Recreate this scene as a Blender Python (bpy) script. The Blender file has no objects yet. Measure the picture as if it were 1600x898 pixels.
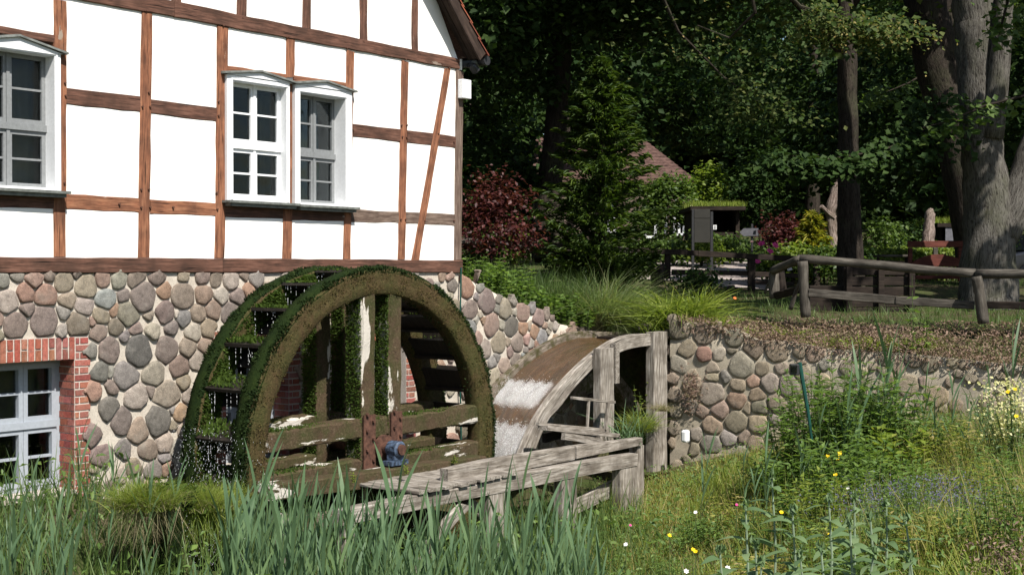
import bpy, bmesh, math, random
import numpy as np
from mathutils import Vector, Matrix, noise
SC = bpy.context.scene
COL = SC.collection
rnd = random.Random(7)
NR = np.random.default_rng(11)
R = math.radians

# ------------------------------------------------------------------ camera
FPX = 2113.0                       # focal length in photo pixels (photo 1600 wide)
EYE = Vector((0, 0, 2.2))
PITCH = math.atan(24 / FPX)
cam = bpy.data.cameras.new('camera'); camo = bpy.data.objects.new('camera', cam); COL.objects.link(camo)
cam.sensor_width = 36; cam.lens = FPX / 1600 * 36; cam.clip_end = 600; cam.clip_start = .1
camo.location = EYE; camo.rotation_euler = (math.pi / 2 - PITCH, 0, 0)
SC.camera = camo

# ------------------------------------------------------------------ light
SUN_H = Vector((.572, -.892, 0)).normalized()
EL = R(50)
SUN = Vector((SUN_H.x * math.cos(EL), SUN_H.y * math.cos(EL), math.sin(EL)))
w = bpy.data.worlds.new('World'); SC.world = w; w.use_nodes = True
nt = w.node_tree; bg = nt.nodes['Background']
sky = nt.nodes.new('ShaderNodeTexSky'); sky.sky_type = 'NISHITA'; sky.sun_disc = False
sky.sun_elevation = EL; sky.sun_rotation = math.atan2(SUN.x, SUN.y)
nt.links.new(sky.outputs[0], bg.inputs[0]); bg.inputs[1].default_value = .075
sl = bpy.data.lights.new('sun', 'SUN'); sl.energy = 5.0; sl.angle = R(.5); sl.color = (1, .95, .87)
so = bpy.data.objects.new('sun', sl); COL.objects.link(so)
so.rotation_euler = SUN.to_track_quat('Z', 'Y').to_euler(); so.location = (6, -10, 20)
SC.view_settings.view_transform = 'Standard'; SC.view_settings.look = 'None'
SC.view_settings.exposure = .62; SC.view_settings.gamma = 1
SC.cycles.max_bounces = 6; SC.cycles.diffuse_bounces = 3; SC.cycles.glossy_bounces = 2
SC.cycles.transmission_bounces = 4; SC.cycles.transparent_max_bounces = 8
SC.cycles.use_denoising = True

# ------------------------------------------------------------------ photo -> world
FWD = Vector((0, math.cos(PITCH), -math.sin(PITCH))); UPV = Vector((0, math.sin(PITCH), math.cos(PITCH)))
def ray(px, py):
    return FWD + Vector(((px - 800) / FPX, 0, 0)) + UPV * (-(py - 449) / FPX)
def atY(px, py, Y):
    d = ray(px, py); return EYE + d * (Y / d.y)
PHI = math.atan(1651 / FPX)
U = Vector((math.sin(PHI), math.cos(PHI), 0))       # along the mill wall, to the right
NO = Vector((math.cos(PHI), -math.sin(PHI), 0))     # out of the mill wall, towards us
C0 = atY(719, 425, 18.96); C0.z = 0                 # the mill's visible corner
def W(s, z, off=0.0): return C0 + U * s + NO * off + Vector((0, 0, z))
def wpt(px, py, off=0.0):
    d = ray(px, py); t = (C0 + NO * off - EYE).dot(NO) / d.dot(NO); return EYE + d * t
def ws(px, py, off=0.0):
    p = wpt(px, py, off); return ((p - C0).dot(U), p.z)
def smooth(a, b, x):
    t = min(1, max(0, (x - a) / (b - a))); return t * t * (3 - 2 * t)

# ------------------------------------------------------------------ objects
WL = {}; KIDS = {}
def _link(o, parent, loc):
    COL.objects.link(o); WL[o.name] = Vector(loc)
    if parent is not None:
        o.parent = parent; pl = WL[parent.name]
        o.matrix_parent_inverse = Matrix.Identity(4)
        o.location = Vector(loc) - pl
        KIDS.setdefault(parent.name, []).append(o)
    else: o.location = loc
    return o
def tag(o, label=None, cat=None, group=None, kind=None):
    if label: o['label'] = label
    if cat: o['category'] = cat
    if group: o['group'] = group
    if kind: o['kind'] = kind
    return o
def thing(name, label, cat, loc=(0, 0, 0), group=None):
    o = bpy.data.objects.new(name, None); o.empty_display_size = .1
    _link(o, None, loc); return tag(o, label, cat, group)
def mk(name, V, Fc, m, parent=None, loc=None, smooth_=False, attrs=None, kind=None, color=None):
    """V: list/array of world positions, Fc: list of index lists or an (n,k) array."""
    V = np.asarray([tuple(v) for v in V] if not isinstance(V, np.ndarray) else V, dtype=np.float64)
    if loc is None: loc = Vector((0, 0, 0)) if parent is None else WL[parent.name]
    if loc == 'c': loc = Vector(V.mean(0))
    V = V - np.array(tuple(loc))
    me = bpy.data.meshes.new(name)
    if isinstance(Fc, np.ndarray):
        n, k = Fc.shape
        me.vertices.add(len(V)); me.vertices.foreach_set('co', V.astype(np.float32).ravel())
        me.loops.add(n * k); me.loops.foreach_set('vertex_index', Fc.astype(np.int32).ravel())
        me.polygons.add(n); me.polygons.foreach_set('loop_start', np.arange(0, n * k, k, dtype=np.int32))
        me.polygons.foreach_set('loop_total', np.full(n, k, dtype=np.int32))
        me.update(calc_edges=True)
    else:
        me.from_pydata([tuple(v) for v in V], [], Fc); me.update()
    if attrs:
        for an, (ty, arr) in attrs.items():
            a = me.attributes.new(an, ty, 'POINT')
            a.data.foreach_set('vector' if ty == 'FLOAT_VECTOR' else 'value', np.asarray(arr, dtype=np.float32).ravel())
    if smooth_: me.polygons.foreach_set('use_smooth', [True] * len(me.polygons))
    if m is not None: me.materials.append(m)
    o = bpy.data.objects.new(name, me); _link(o, parent, loc)
    if kind: o['kind'] = kind
    if color is not None: o.color = (*color, 1)
    return o
def copy_tree(o, loc=None, rz=0, sc=1, parent=None, label=None):
    c = o.copy(); COL.objects.link(c)
    if parent is None:
        c.location = loc; c.rotation_euler = (0, 0, rz); c.scale = (sc, sc, sc)
        if label: c['label'] = label
    else: c.parent = parent
    for ch in KIDS.get(o.name, []): copy_tree(ch, parent=c)
    return c

class MB:
    """collects geometry of one mesh"""
    def __init__(s): s.v = []; s.f = []; s.g = []
    def add(s, V, Fc, G=None):
        b = len(s.v); s.v += [Vector(p) for p in V]; s.f += [[i + b for i in f] for f in Fc]
        s.g += G if G else [Vector(p) for p in V]
    def build(s, name, m, parent=None, loc=None, sm=False, kind=None, color=None):
        return mk(name, s.v, s.f, m, parent, loc, sm, {'gc': ('FLOAT_VECTOR', [tuple(g) for g in s.g])}, kind, color)
    def quadprism(s, Pf, Pb):
        n = len(Pf); Fc = [list(range(n)), list(range(2 * n - 1, n - 1, -1))]
        for i in range(n): j = (i + 1) % n; Fc.append([i, n + i, n + j, j])
        s.add(list(Pf) + list(Pb), Fc)
    def beam(s, pts, a, ha, hb, jit=.004, cham=.012, seg=None, taper=None, seed=None):
        """timber along pts (list of points); a = direction of half width ha; hb the other half."""
        rr = random.Random(seed if seed is not None else rnd.random())
        P = [Vector(p) for p in pts]
        if seg and len(P) == 2: P = [P[0].lerp(P[1], i / seg) for i in range(seg + 1)]
        V = []; G = []; L = 0; o0 = rr.random() * 50
        for i, p in enumerate(P):
            t = (P[min(i + 1, len(P) - 1)] - P[max(i - 1, 0)]).normalized()
            if i: L += (p - P[i - 1]).length
            b = t.cross(Vector(a)).normalized(); aa = b.cross(t).normalized()
            k = 1 if taper is None else taper(i / (len(P) - 1))
            wa, wb = ha * k, hb * k; c = min(cham, wa * .5, wb * .5)
            for (x, y) in ((-wa + c, -wb), (wa - c, -wb), (wa, -wb + c), (wa, wb - c), (wa - c, wb), (-wa + c, wb), (-wa, wb - c), (-wa, -wb + c)):
                V.append(p + aa * (x + rr.uniform(-jit, jit)) + b * (y + rr.uniform(-jit, jit)))
                G.append(Vector((L + o0, x, y + o0)))
        n = len(P); Fc = [list(range(7, -1, -1)), [8 * (n - 1) + k for k in range(8)]]
        for i in range(n - 1):
            for k in range(8):
                j = (k + 1) % 8; Fc.append([8 * i + k, 8 * i + j, 8 * (i + 1) + j, 8 * (i + 1) + k])
        s.add(V, Fc, G); return s
    def tube(s, pts, rad, n=10, jit=0, cap=True, seed=None):
        rr = random.Random(seed if seed is not None else rnd.random())
        P = [Vector(p) for p in pts]; V = []; G = []; L = 0; o0 = rr.random() * 50
        ref = Vector((.3, .5, 0)).normalized()
        if abs((P[-1] - P[0]).normalized().dot(ref)) > .9: ref = Vector((0, 0, 1))
        for i, p in enumerate(P):
            t = (P[min(i + 1, len(P) - 1)] - P[max(i - 1, 0)]).normalized()
            if i: L += (p - P[i - 1]).length
            a = t.cross(ref).normalized(); b = t.cross(a)
            r = rad[i] if isinstance(rad, (list, tuple)) else rad
            for k in range(n):
                an = 2 * math.pi * k / n; q = r * (1 + rr.uniform(-jit, jit))
                V.append(p + a * (math.cos(an) * q) + b * (math.sin(an) * q)); G.append(Vector((L + o0, math.cos(an) * r, math.sin(an) * r)))
        m_ = len(P); Fc = []
        for i in range(m_ - 1):
            for k in range(n):
                j = (k + 1) % n; Fc.append([n * i + k, n * i + j, n * (i + 1) + j, n * (i + 1) + k])
        if cap: Fc += [list(range(n - 1, -1, -1)), [n * (m_ - 1) + k for k in range(n)]]
        s.add(V, Fc, G); return s
    def box(s, c, ax, ay, az, hx, hy, hz):
        c = Vector(c); ax, ay, az = Vector(ax) * hx, Vector(ay) * hy, Vector(az) * hz
        V = [c + ax * i + ay * j + az * k for i in (-1, 1) for j in (-1, 1) for k in (-1, 1)]
        s.add(V, [[0, 1, 3, 2], [4, 6, 7, 5], [0, 4, 5, 1], [2, 3, 7, 6], [0, 2, 6, 4], [1, 5, 7, 3]])
        return s
Z = Vector((0, 0, 1)); X = Vector((1, 0, 0)); Y = Vector((0, 1, 0))
def fbm(p, s=1.0, o=3): return noise.fractal(Vector(p) * s, .9, 2.1, o)

# ------------------------------------------------------------------ materials
def lin(c): return tuple((x / 255 / 12.92 if x <= 10 else ((x / 255 + .055) / 1.055) ** 2.4) for x in c)
class NT:
    def __init__(s, name):
        s.m = bpy.data.materials.new(name); s.m.use_nodes = True; s.t = s.m.node_tree
        s.p = s.t.nodes['Principled BSDF']; s.out = s.t.nodes['Material Output']
    def n(s, ty, **kw):
        k = s.t.nodes.new(ty)
        for a, v in kw.items():
            if a.startswith('i_'):
                key = a[2:]; key = int(key) if key.isdigit() else key.replace('_', ' ')
                if isinstance(v, bpy.types.NodeSocket): s.t.links.new(v, k.inputs[key])
                else: k.inputs[key].default_value = v
            else: setattr(k, a, v)
        return k
    def l(s, a, b): s.t.links.new(a, b)
    def noise(s, vec, scale, detail=3, rough=.6, dist=0):
        return s.n('ShaderNodeTexNoise', i_Vector=vec, i_Scale=scale, i_Detail=detail, i_Roughness=rough, i_Distortion=dist).outputs[0]
    def ramp(s, fac, stops):
        r = s.n('ShaderNodeValToRGB', i_Fac=fac); e = r.color_ramp.elements
        while len(e) > 1: e.remove(e[-1])
        for i, (p, c) in enumerate(stops):
            q = e[0] if i == 0 else e.new(p); q.position = p
            q.color = (*c, 1) if not isinstance(c, (int, float)) else (c, c, c, 1)
        return r.outputs[0]
    def mix(s, f, a, b, mode='MIX'):
        k = s.n('ShaderNodeMix', data_type='RGBA', blend_type=mode)
        for i, v in ((0, f), (6, a), (7, b)):
            if isinstance(v, bpy.types.NodeSocket): s.l(v, k.inputs[i])
            else: k.inputs[i].default_value = v if i == 0 else (*v, 1)
        return k.outputs[2]
    def bump(s, h, st, d=.01):
        b = s.n('ShaderNodeBump', i_Strength=st, i_Distance=d, i_Height=h); s.l(b.outputs[0], s.p.inputs['Normal'])
    def done(s, colr, rough=.8, spec=.3):
        if isinstance(colr, bpy.types.NodeSocket): s.l(colr, s.p.inputs['Base Color'])
        else: s.p.inputs['Base Color'].default_value = (*colr, 1)
        if isinstance(rough, bpy.types.NodeSocket): s.l(rough, s.p.inputs['Roughness'])
        else: s.p.inputs['Roughness'].default_value = rough
        s.p.inputs['Specular IOR Level'].default_value = spec
        return s.m
def pos(n): return n.n('ShaderNodeNewGeometry').outputs['Position']
def gc(n, sc=(1, 1, 1)):
    a = n.n('ShaderNodeAttribute', attribute_name='gc').outputs['Vector']
    return n.n('ShaderNodeMapping', i_Vector=a, i_Scale=sc).outputs[0]

def wood(name, base, dark, light, rough=.85, grain=30, mossy=None, patch=None, spec=.2, pth=.62):
    n = NT(name); v = gc(n, (1.2, 14, 14)); v2 = gc(n, (1, 1, 1))
    g = n.noise(v, 3.0, 5, .65); big = n.noise(v2, 3.2, 3, .6)
    c = n.ramp(g, [(.3, dark), (.5, base), (.72, light)])
    c = n.mix(n.ramp(big, [(.42, 0.0), (.68, .7)]), c, dark)
    cr = n.noise(gc(n, (.8, 30, 30)), 2.5, 2, .5)
    crk = n.ramp(cr, [(.30, 0.0), (.36, 1.0)])
    c = n.mix(crk, tuple(x * .3 for x in dark), c)
    if patch:
        pm = n.noise(gc(n, (1, 3, 1.5)), 1.6, 5, .7)
        c = n.mix(n.ramp(pm, [(pth, 0.0), (pth + .03, 1.0)]), c, patch)
    if mossy:
        mm = n.noise(pos(n), 9, 4, .7)
        c = n.mix(n.ramp(mm, [(.45, 0.0), (.6, 1.0)]), c, mossy)
    n.bump(n.mix(.5, g, crk), .5, .01)
    return n.done(c, rough, spec)
def stonelike(name, scale=18, k=1.0, use_obj=True, base=(.3, .27, .24), rough=.85, bst=.5):
    n = NT(name); p = pos(n)
    b = n.n('ShaderNodeObjectInfo').outputs['Color'] if use_obj else None
    if b is None:
        rgb = n.n('ShaderNodeRGB'); rgb.outputs[0].default_value = (*base, 1); b = rgb.outputs[0]
    s1 = n.noise(p, scale, 5, .7); s2 = n.noise(p, scale * 7, 3, .8); s3 = n.noise(p, scale * .35, 3, .6)
    c = n.mix(1, b, n.ramp(s1, [(.25, .55), (.5, 1.0), (.75, 1.35)]), 'MULTIPLY')
    c = n.mix(1, c, n.ramp(s2, [(.3, .5), (.55, 1.0), (.72, 1.6)]), 'MULTIPLY')
    c = n.mix(n.ramp(s3, [(.55, 0.0), (.75, .35)]), c, (.32, .3, .26))
    n.bump(n.mix(.5, s1, s2), bst, .035)
    return n.done(c, rough, .25)
def leafm(name, cols, tr=.35, rough=.5, spec=.35, tcol=1.6):
    n = NT(name); r = n.n('ShaderNodeAttribute', attribute_name='rnd').outputs['Fac']
    k = len(cols); c = n.ramp(r, [(i / max(1, k - 1), x) for i, x in enumerate(cols)])
    n.done(c, rough, spec)
    t = n.n('ShaderNodeBsdfTranslucent'); tc = n.mix(1, c, (tcol * 1.05, tcol * 1.1, tcol * .6), 'MULTIPLY')
    n.l(tc, t.inputs[0]); mx = n.n('ShaderNodeMixShader', i_0=tr)
    n.l(n.p.outputs[0], mx.inputs[1]); n.l(t.outputs[0], mx.inputs[2]); n.l(mx.outputs[0], n.out.inputs[0])
    return n.m
def plain(name, c, rough=.6, spec=.4, metal=0, nz=.12, scale=12, bst=.1):
    n = NT(name); q = n.noise(pos(n), scale, 4, .6)
    cc = n.mix(1, c, n.ramp(q, [(.3, 1 - nz * 2), (.7, 1 + nz)]), 'MULTIPLY')
    n.bump(q, bst, .01); n.p.inputs['Metallic'].default_value = metal
    return n.done(cc, rough, spec)

def plaster_mat():
    n = NT('white_lime_plaster'); p = pos(n)
    a = n.noise(p, 2.2, 5, .65); b = n.noise(p, 45, 3, .7); d = n.noise(p, 7, 4, .7)
    c = n.mix(n.ramp(a, [(.45, 0.0), (.75, .5)]), (.86, .85, .82), (.74, .72, .67))
    c = n.mix(n.ramp(d, [(.66, 0.0), (.78, .35)]), c, (.6, .56, .5))
    n.bump(n.mix(.4, b, a), .35, .008); return n.done(c, .9, .2)
MAT = {}
MAT['plaster'] = plaster_mat()
MAT['timber'] = wood('red_brown_timber', (.24, .10, .055), (.085, .04, .026), (.37, .18, .10), rough=.9, pth=.66, patch=(.30, .24, .19))
MAT['timberdk'] = wood('dark_brown_timber', (.12, .058, .04), (.045, .026, .019), (.20, .105, .075), pth=.66, patch=(.26, .2, .16))
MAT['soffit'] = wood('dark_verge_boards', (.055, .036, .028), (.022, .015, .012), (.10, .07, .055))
MAT['timbergrey'] = wood('greyed_timber', (.16, .115, .09), (.07, .045, .035), (.28, .21, .17))
MAT['grey_wood'] = wood('weathered_grey_wood', (.27, .24, .205), (.08, .066, .052), (.46, .43, .39), rough=.9, mossy=None)
MAT['grey_wood_m'] = wood('weathered_mossy_wood', (.18, .15, .118), (.07, .052, .038), (.33, .29, .24), mossy=(.055, .05, .02))
MAT['log_wood'] = wood('round_fence_log', (.08, .07, .058), (.03, .026, .021), (.15, .136, .115))
MAT['dark_wood'] = wood('dark_stained_wood', (.024, .017, .013), (.010, .007, .006), (.045, .034, .026))
MAT['red_wood'] = wood('red_painted_wood', (.13, .04, .03), (.06, .022, .017), (.19, .07, .05))
MAT['wet_wood'] = wood('black_wet_wood', (.018, .014, .011), (.007, .006, .005), (.04, .03, .025), rough=.6, spec=.3)
MAT['white_paint'] = plain('white_window_paint', (.78, .79, .8), .5, .4, 0, .04, 30, .05)
MAT['grey_paint'] = plain('grey_blue_window_paint', (.34, .37, .41), .5, .4, 0, .05, 30, .05)
MAT['shade_paint'] = plain('shade_grey_casement', (.21, .22, .225), .6, .3, 0, .08, 30, .05)  # shade of the recessed casements put into their colour
MAT['zinc'] = plain('grey_lead_flashing', (.17, .18, .165), .55, .4, .2, .25, 14, .2)
MAT['dark_metal'] = plain('dark_painted_metal', (.025, .025, .027), .45, .5, 0, .1)
MAT['board_grey'] = plain('dark_grey_sign_back', (.028, .027, .023), .6, .3, 0, .08, 5)
MAT['rust'] = plain('rusty_iron', (.095, .045, .03), .8, .3, 0, .35, 18, .4)
MAT['blue_iron'] = plain('worn_blue_painted_iron', (.05, .075, .12), .6, .35, .0, .7, 26, .3)
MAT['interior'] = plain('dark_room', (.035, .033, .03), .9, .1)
MAT['curtain'] = plain('grey_net_curtain', (.13, .125, .11), .9, .1, 0, .1, 4)
MAT['stone'] = stonelike('field_stone', bst=.8)
MAT['brick'] = stonelike('red_brick', 30, bst=.3)
MAT['green_hose'] = plain('green_plastic', (.008, .06, .045), .4, .5)
MAT['skin_leaf'] = None
def mortar_mat(name, c1, c2):
    n = NT(name); p = pos(n); a = n.noise(p, 5, 4, .7); b = n.noise(p, 60, 3, .8)
    c = n.mix(n.ramp(a, [(.35, 0.0), (.7, 1.0)]), c1, c2)
    c = n.mix(1, c, n.ramp(b, [(.3, .75), (.6, 1.1)]), 'MULTIPLY')
    n.bump(n.mix(.5, a, b), .6, .015); return n.done(c, .95, .1)
MAT['mortar'] = mortar_mat('pale_lime_mortar', (.54, .49, .42), (.42, .37, .31))
MAT['mortar2'] = mortar_mat('tan_mortar', (.40, .35, .27), (.28, .245, .195))
MAT['brick_mortar'] = mortar_mat('white_brick_mortar', (.52, .47, .42), (.42, .37, .32))
def glass_mat(name, tint=.02, refl=.07):
    n = NT(name); t = n.n('ShaderNodeBsdfTransparent'); t.inputs[0].default_value = (.8, .82, .8, 1)
    g = n.n('ShaderNodeBsdfGlossy', i_Roughness=.03); g.inputs[0].default_value = (.9, .95, 1, 1)
    wv = n.noise(pos(n), 2.2, 2, .5); bp = n.n('ShaderNodeBump', i_Strength=.35, i_Distance=.05, i_Height=wv); n.l(bp.outputs[0], g.inputs['Normal'])
    fr = n.n('ShaderNodeFresnel', i_IOR=1.28); mx = n.n('ShaderNodeMixShader')
    n.l(fr.outputs[0], mx.inputs[0]); n.l(t.outputs[0], mx.inputs[1]); n.l(g.outputs[0], mx.inputs[2])
    n.l(mx.outputs[0], n.out.inputs[0]); return n.m
MAT['glass'] = glass_mat('window_glass')
def soil_mat():
    n = NT('garden_soil_and_moss'); p = pos(n); a = n.noise(p, 1.1, 5, .7); b = n.noise(p, 12, 5, .75)
    c = n.mix(n.ramp(a, [(.4, 0.0), (.6, 1.0)]), (.075, .06, .036), (.05, .07, .02))
    c = n.mix(1, c, n.ramp(b, [(.3, .5), (.7, 1.5)]), 'MULTIPLY')
    n.bump(b, .8, .05); return n.done(c, .95, .1)
MAT['soil'] = soil_mat()
def gravel_mat():
    n = NT('pale_gravel'); p = pos(n); v = n.n('ShaderNodeTexVoronoi', i_Vector=p, i_Scale=28)
    a = n.noise(p, 1.2, 4, .7); c = n.ramp(v.outputs[1], [(0, (.25, .21, .2)), (1, (.5, .44, .42))])
    c = n.mix(n.ramp(a, [(.4, 0.0), (.7, .6)]), c, (.22, .17, .14))
    n.bump(v.outputs[0], .6, .02); return n.done(c, .95, .1)
MAT['gravel'] = gravel_mat()
def moss_face(name, c1, c2, c3, white=None):
    n = NT(name); p = pos(n); a = n.noise(p, 3.5, 5, .7); b = n.noise(p, 38, 4, .8)
    c = n.mix(n.ramp(a, [(.4, 0.0), (.62, 1.0)]), c1, c2)
    c = n.mix(n.ramp(b, [(.52, 0.0), (.7, .9)]), c, c3)
    c = n.mix(n.ramp(b, [(.3, .8), (.45, 0.0)]), c, tuple(x * .25 for x in c1))
    if white:
        v = gc(n, (.7, 2.6, 2.6)); q = n.noise(v, 1.3, 6, .62); c = n.mix(n.ramp(q, [(.585, 0.0), (.60, 1.0)]), c, white)
    n.bump(n.mix(.5, a, b), 1, .03); return n.done(c, .8, .3)
MAT['moss_face'] = moss_face('olive_moss_on_wood', (.06, .038, .013), (.042, .042, .008), (.12, .088, .035))
MAT['moss_arm'] = moss_face('mossy_bleached_wood', (.07, .045, .024), (.04, .043, .010), (.13, .10, .06), (.56, .52, .46))
MAT['moss_dark'] = moss_face('dark_green_moss', (.010, .019, .006), (.016, .027, .007), (.026, .038, .010))
MAT['moss_dark'].node_tree.nodes['Principled BSDF'].inputs['Specular IOR Level'].default_value = .05
MAT['moss_dark'].node_tree.nodes['Principled BSDF'].inputs['Roughness'].default_value = 1
MAT['moss_leaf'] = leafm('moss_tufts', [(.010, .020, .007), (.018, .034, .010), (.034, .05, .014)], .15, .85, .1)
MAT['moss_olive'] = leafm('olive_moss_tufts', [(.035, .035, .01), (.07, .06, .02), (.11, .085, .03)], .2, .8, .15)
MAT['moss_bright'] = leafm('bright_moss_tufts', [(.03, .055, .01), (.055, .09, .015), (.07, .11, .02)], .3, .8, .15)
def bark_mat(name, c1, c2, sc=10):
    n = NT(name); v = gc(n, (1.3, 6, 6)); a = n.noise(v, sc * .25, 6, .75); b = n.noise(pos(n), 2, 3, .6); d = n.noise(gc(n, (2, 9, 9)), 5, 3, .6)
    c = n.mix(n.ramp(a, [(.35, 0.0), (.6, 1.0)]), c1, c2)
    c = n.mix(n.ramp(b, [(.5, 0.0), (.7, .5)]), c, (.06, .065, .035))
    c = n.mix(n.ramp(d, [(.36, .8), (.46, 0.0)]), c, tuple(x * .35 for x in c1))
    n.bump(n.mix(.5, a, d), 1, .04); return n.done(c, .9, .15)
MAT['bark'] = bark_mat('grey_linden_bark', (.048, .042, .036), (.145, .135, .12))
MAT['bark_dark'] = bark_mat('dark_bark', (.018, .014, .011), (.05, .04, .032))
def water_mat():
    n = NT('brown_rushing_water'); fo = n.n('ShaderNodeAttribute', attribute_name='fo').outputs['Fac']
    v = gc(n, (.6, 5, 1)); p = pos(n)
    a = n.noise(v, 2.4, 6, .75); b = n.noise(gc(n, (12, 30, 1)), 4, 4, .8); q = n.noise(p, 9, 3, .6)
    c = n.mix(n.ramp(a, [(.35, 0.0), (.65, 1.0)]), (.055, .03, .015), (.15, .08, .034))
    c = n.mix(n.ramp(q, [(.45, 0.0), (.7, .5)]), c, (.05, .04, .012))
    sp = n.n('ShaderNodeMath', operation='MULTIPLY_ADD', i_0=fo, i_1=.50, i_2=b).outputs[0]
    c = n.mix(n.ramp(sp, [(.64, 0.0), (.70, .3), (.95, .55), (1.12, .95), (1.25, 1.0)]), c, (.85, .86, .87))
    n.bump(n.mix(.5, a, b), 1, .05); return n.done(c, .14, .8)
MAT['water'] = water_mat()
def drop_mat():
    n = NT('falling_water_drops'); return n.done((.85, .88, .9), .1, .8)
MAT['drop'] = drop_mat()
MAT['stream'] = plain('dark_stream_water', (.02, .024, .016), .08, .6, 0, .3, 6, .3)
MAT['tile'] = stonelike('red_roof_tile', 14, bst=.3)
MAT['tile_far'] = plain('far_red_roof_tiles', (.115, .068, .058), .85, .2, 0, .35, 6)
# ------------------------------------------------------------------ terrain
SCW, ZCW = ws(598, 699, 1.535)                      # wheel centre in wall coordinates
WALL_A = atY(1047, 500, 20.4); WALL_B = atY(1600, 570, 18.0)
def lz(x, y):
    p = Vector((x, y, 0)); q = p - C0; s = q.dot(U); d = q.dot(NO)
    a = .45 - 1.45 * smooth(5.5, 10.5, y)
    if s < -3.5: a = a + (-.12 - a) * smooth(3.6, .6, d) * smooth(-3.5, -5.2, s)
    b = .55 - 1.1 * smooth(6, 16.5, y) + .75 * smooth(2.6, 6.5, x)
    z = a + (b - a) * smooth(1.3, 3.3, x - .04 * max(0, 16 - y) * -1)
    if abs(s - SCW) < 2.9 and -.1 < d < 2.1: z = min(z, -2.1 + 1.2 * smooth(2.1, 2.9, abs(s - SCW)))
    return z + .05 * fbm((x, y, 0), .9)
def band(lo, hi, st): return list(np.arange(lo, hi, st))
xs = [-220, -120, -60, -35, -22] + band(-16, 16, .28) + [17, 22, 35, 60, 120, 220]
ys = [-120, -60, -25, -10, -4] + band(0, 23, .28) + [26, 40, 80, 150, 300]
Vv = [(x, y, lz(x, y) if y < 24 else -1.2) for y in ys for x in xs]; nx = len(xs)
Fv = [[j * nx + i, j * nx + i + 1, (j + 1) * nx + i + 1, (j + 1) * nx + i] for j in range(len(ys) - 1) for i in range(nx - 1)]
mk('ground', Vv, Fv, MAT['soil'], smooth_=True, kind='structure')

ec = wpt(866, 505, 0)
FRONT = [(-60, C0.y - 57), (C0.x - 3.2, C0.y - 1.1), (C0.x - .05, C0.y + .12), (ec.x, ec.y + .1), (1.0, 21.4), (1.6, 21.7), (2.2, 21.5), (WALL_A.x + .05, WALL_A.y + .25),
         (WALL_B.x, WALL_B.y + .25), (16, 13.2), (60, -8)]
def yfront(x):
    for (x0, y0), (x1, y1) in zip(FRONT, FRONT[1:]):
        if x <= x1: return y0 + (y1 - y0) * (x - x0) / (x1 - x0)
    return FRONT[-1][1]
ZA, ZB = WALL_A.z, WALL_B.z
DW = Vector((WALL_B.x - WALL_A.x, WALL_B.y - WALL_A.y, 0)); LW = DW.length; DW.normalize(); NW = Vector((DW.y, -DW.x, 0))
WA0 = Vector((WALL_A.x, WALL_A.y, 0))
def Wr(s, z, o=0): return WA0 + DW * s + NW * o + Z * z
def wr(px, py, off=0):
    d = ray(px, py); t = (WA0 - EYE).dot(NW) / d.dot(NW); p = EYE + d * t; return ((p - WA0).dot(DW), p.z)
LT = LW + 5
TR = [wr(1045, 498), wr(1100, 507), wr(1160, 520), wr(1170, 531), wr(1230, 533), wr(1290, 545), wr(1360, 548), wr(1450, 556), wr(1600, 572)]; TR[0] = (0.0, TR[0][1]); TR.append((LT, TR[-1][1]))
def fit_(pts, x):
    for (x0, y0), (x1, y1) in zip(pts, pts[1:]):
        if x <= x1 or (x1, y1) == pts[-1]: return y0 + (y1 - y0) * (x - x0) / (x1 - x0)
def ftop(x):
    if WALL_A.x + .06 < x < WALL_B.x + 3: return fit_(TR, (x - WA0.x) / DW.x) - .02
    L = [(-60, 2.05), (C0.x, 2.1), (0.0, 1.72), (ec.x, 1.40), (1.4, 1.22), (2.3, 1.28), (WALL_A.x + .1, WALL_A.z - .03), (WALL_B.x, WALL_B.z - .03), (60, WALL_B.z)]
    for (x0, y0), (x1, y1) in zip(L, L[1:]):
        if x <= x1: return y0 + (y1 - y0) * (x - x0) / (x1 - x0)
    return L[-1][1]
def uz(x, y):
    base = 1.42 + .07 * max(0, min(y, 62) - 21) + .02 * max(0, y - 62) + .35 * smooth(1.5, -2.5, x) * smooth(30, 22, y)
    f = smooth(0, 1.3 if x > 2.3 else 2.2, y - yfront(x)); z = ftop(x) * (1 - f) + base * f
    return z + .035 * fbm((x, y, 3), .8) * min(1, max(0, y - yfront(x)))
xu = [-60, -40, -25, -15, -10, -7, -5] + band(-4, 15, .3) + [15, 17, 20, 25, 35, 50, 60]
tu = [0, .12, .3, .6, 1, 1.5, 2, 2.6, 3.3, 4, 5, 6, 7, 8, 9.5, 11, 13, 15, 17, 20, 24, 30, 38, 50, 70, 100, 150, 250]
Vv = []; Fv = []; nx = len(xu)
for x in xu: Vv.append((x, yfront(x), -1.6))
for t in tu:
    for x in xu:
        y = yfront(x) + t; Vv.append((x, y, uz(x, y)))
for j in range(len(tu)):
    for i in range(nx - 1): Fv.append([j * nx + i, j * nx + i + 1, (j + 1) * nx + i + 1, (j + 1) * nx + i])
mk('garden_terrace_ground', Vv, Fv, MAT['soil'], smooth_=True, kind='structure')
def hit_u(px, py):
    d = ray(px, py); t = 18.0
    while t < 120:
        p = EYE + d * t
        if p.z <= uz(p.x, p.y) and p.y > yfront(p.x): return p
        t += .1
    return EYE + d * 60
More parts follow.
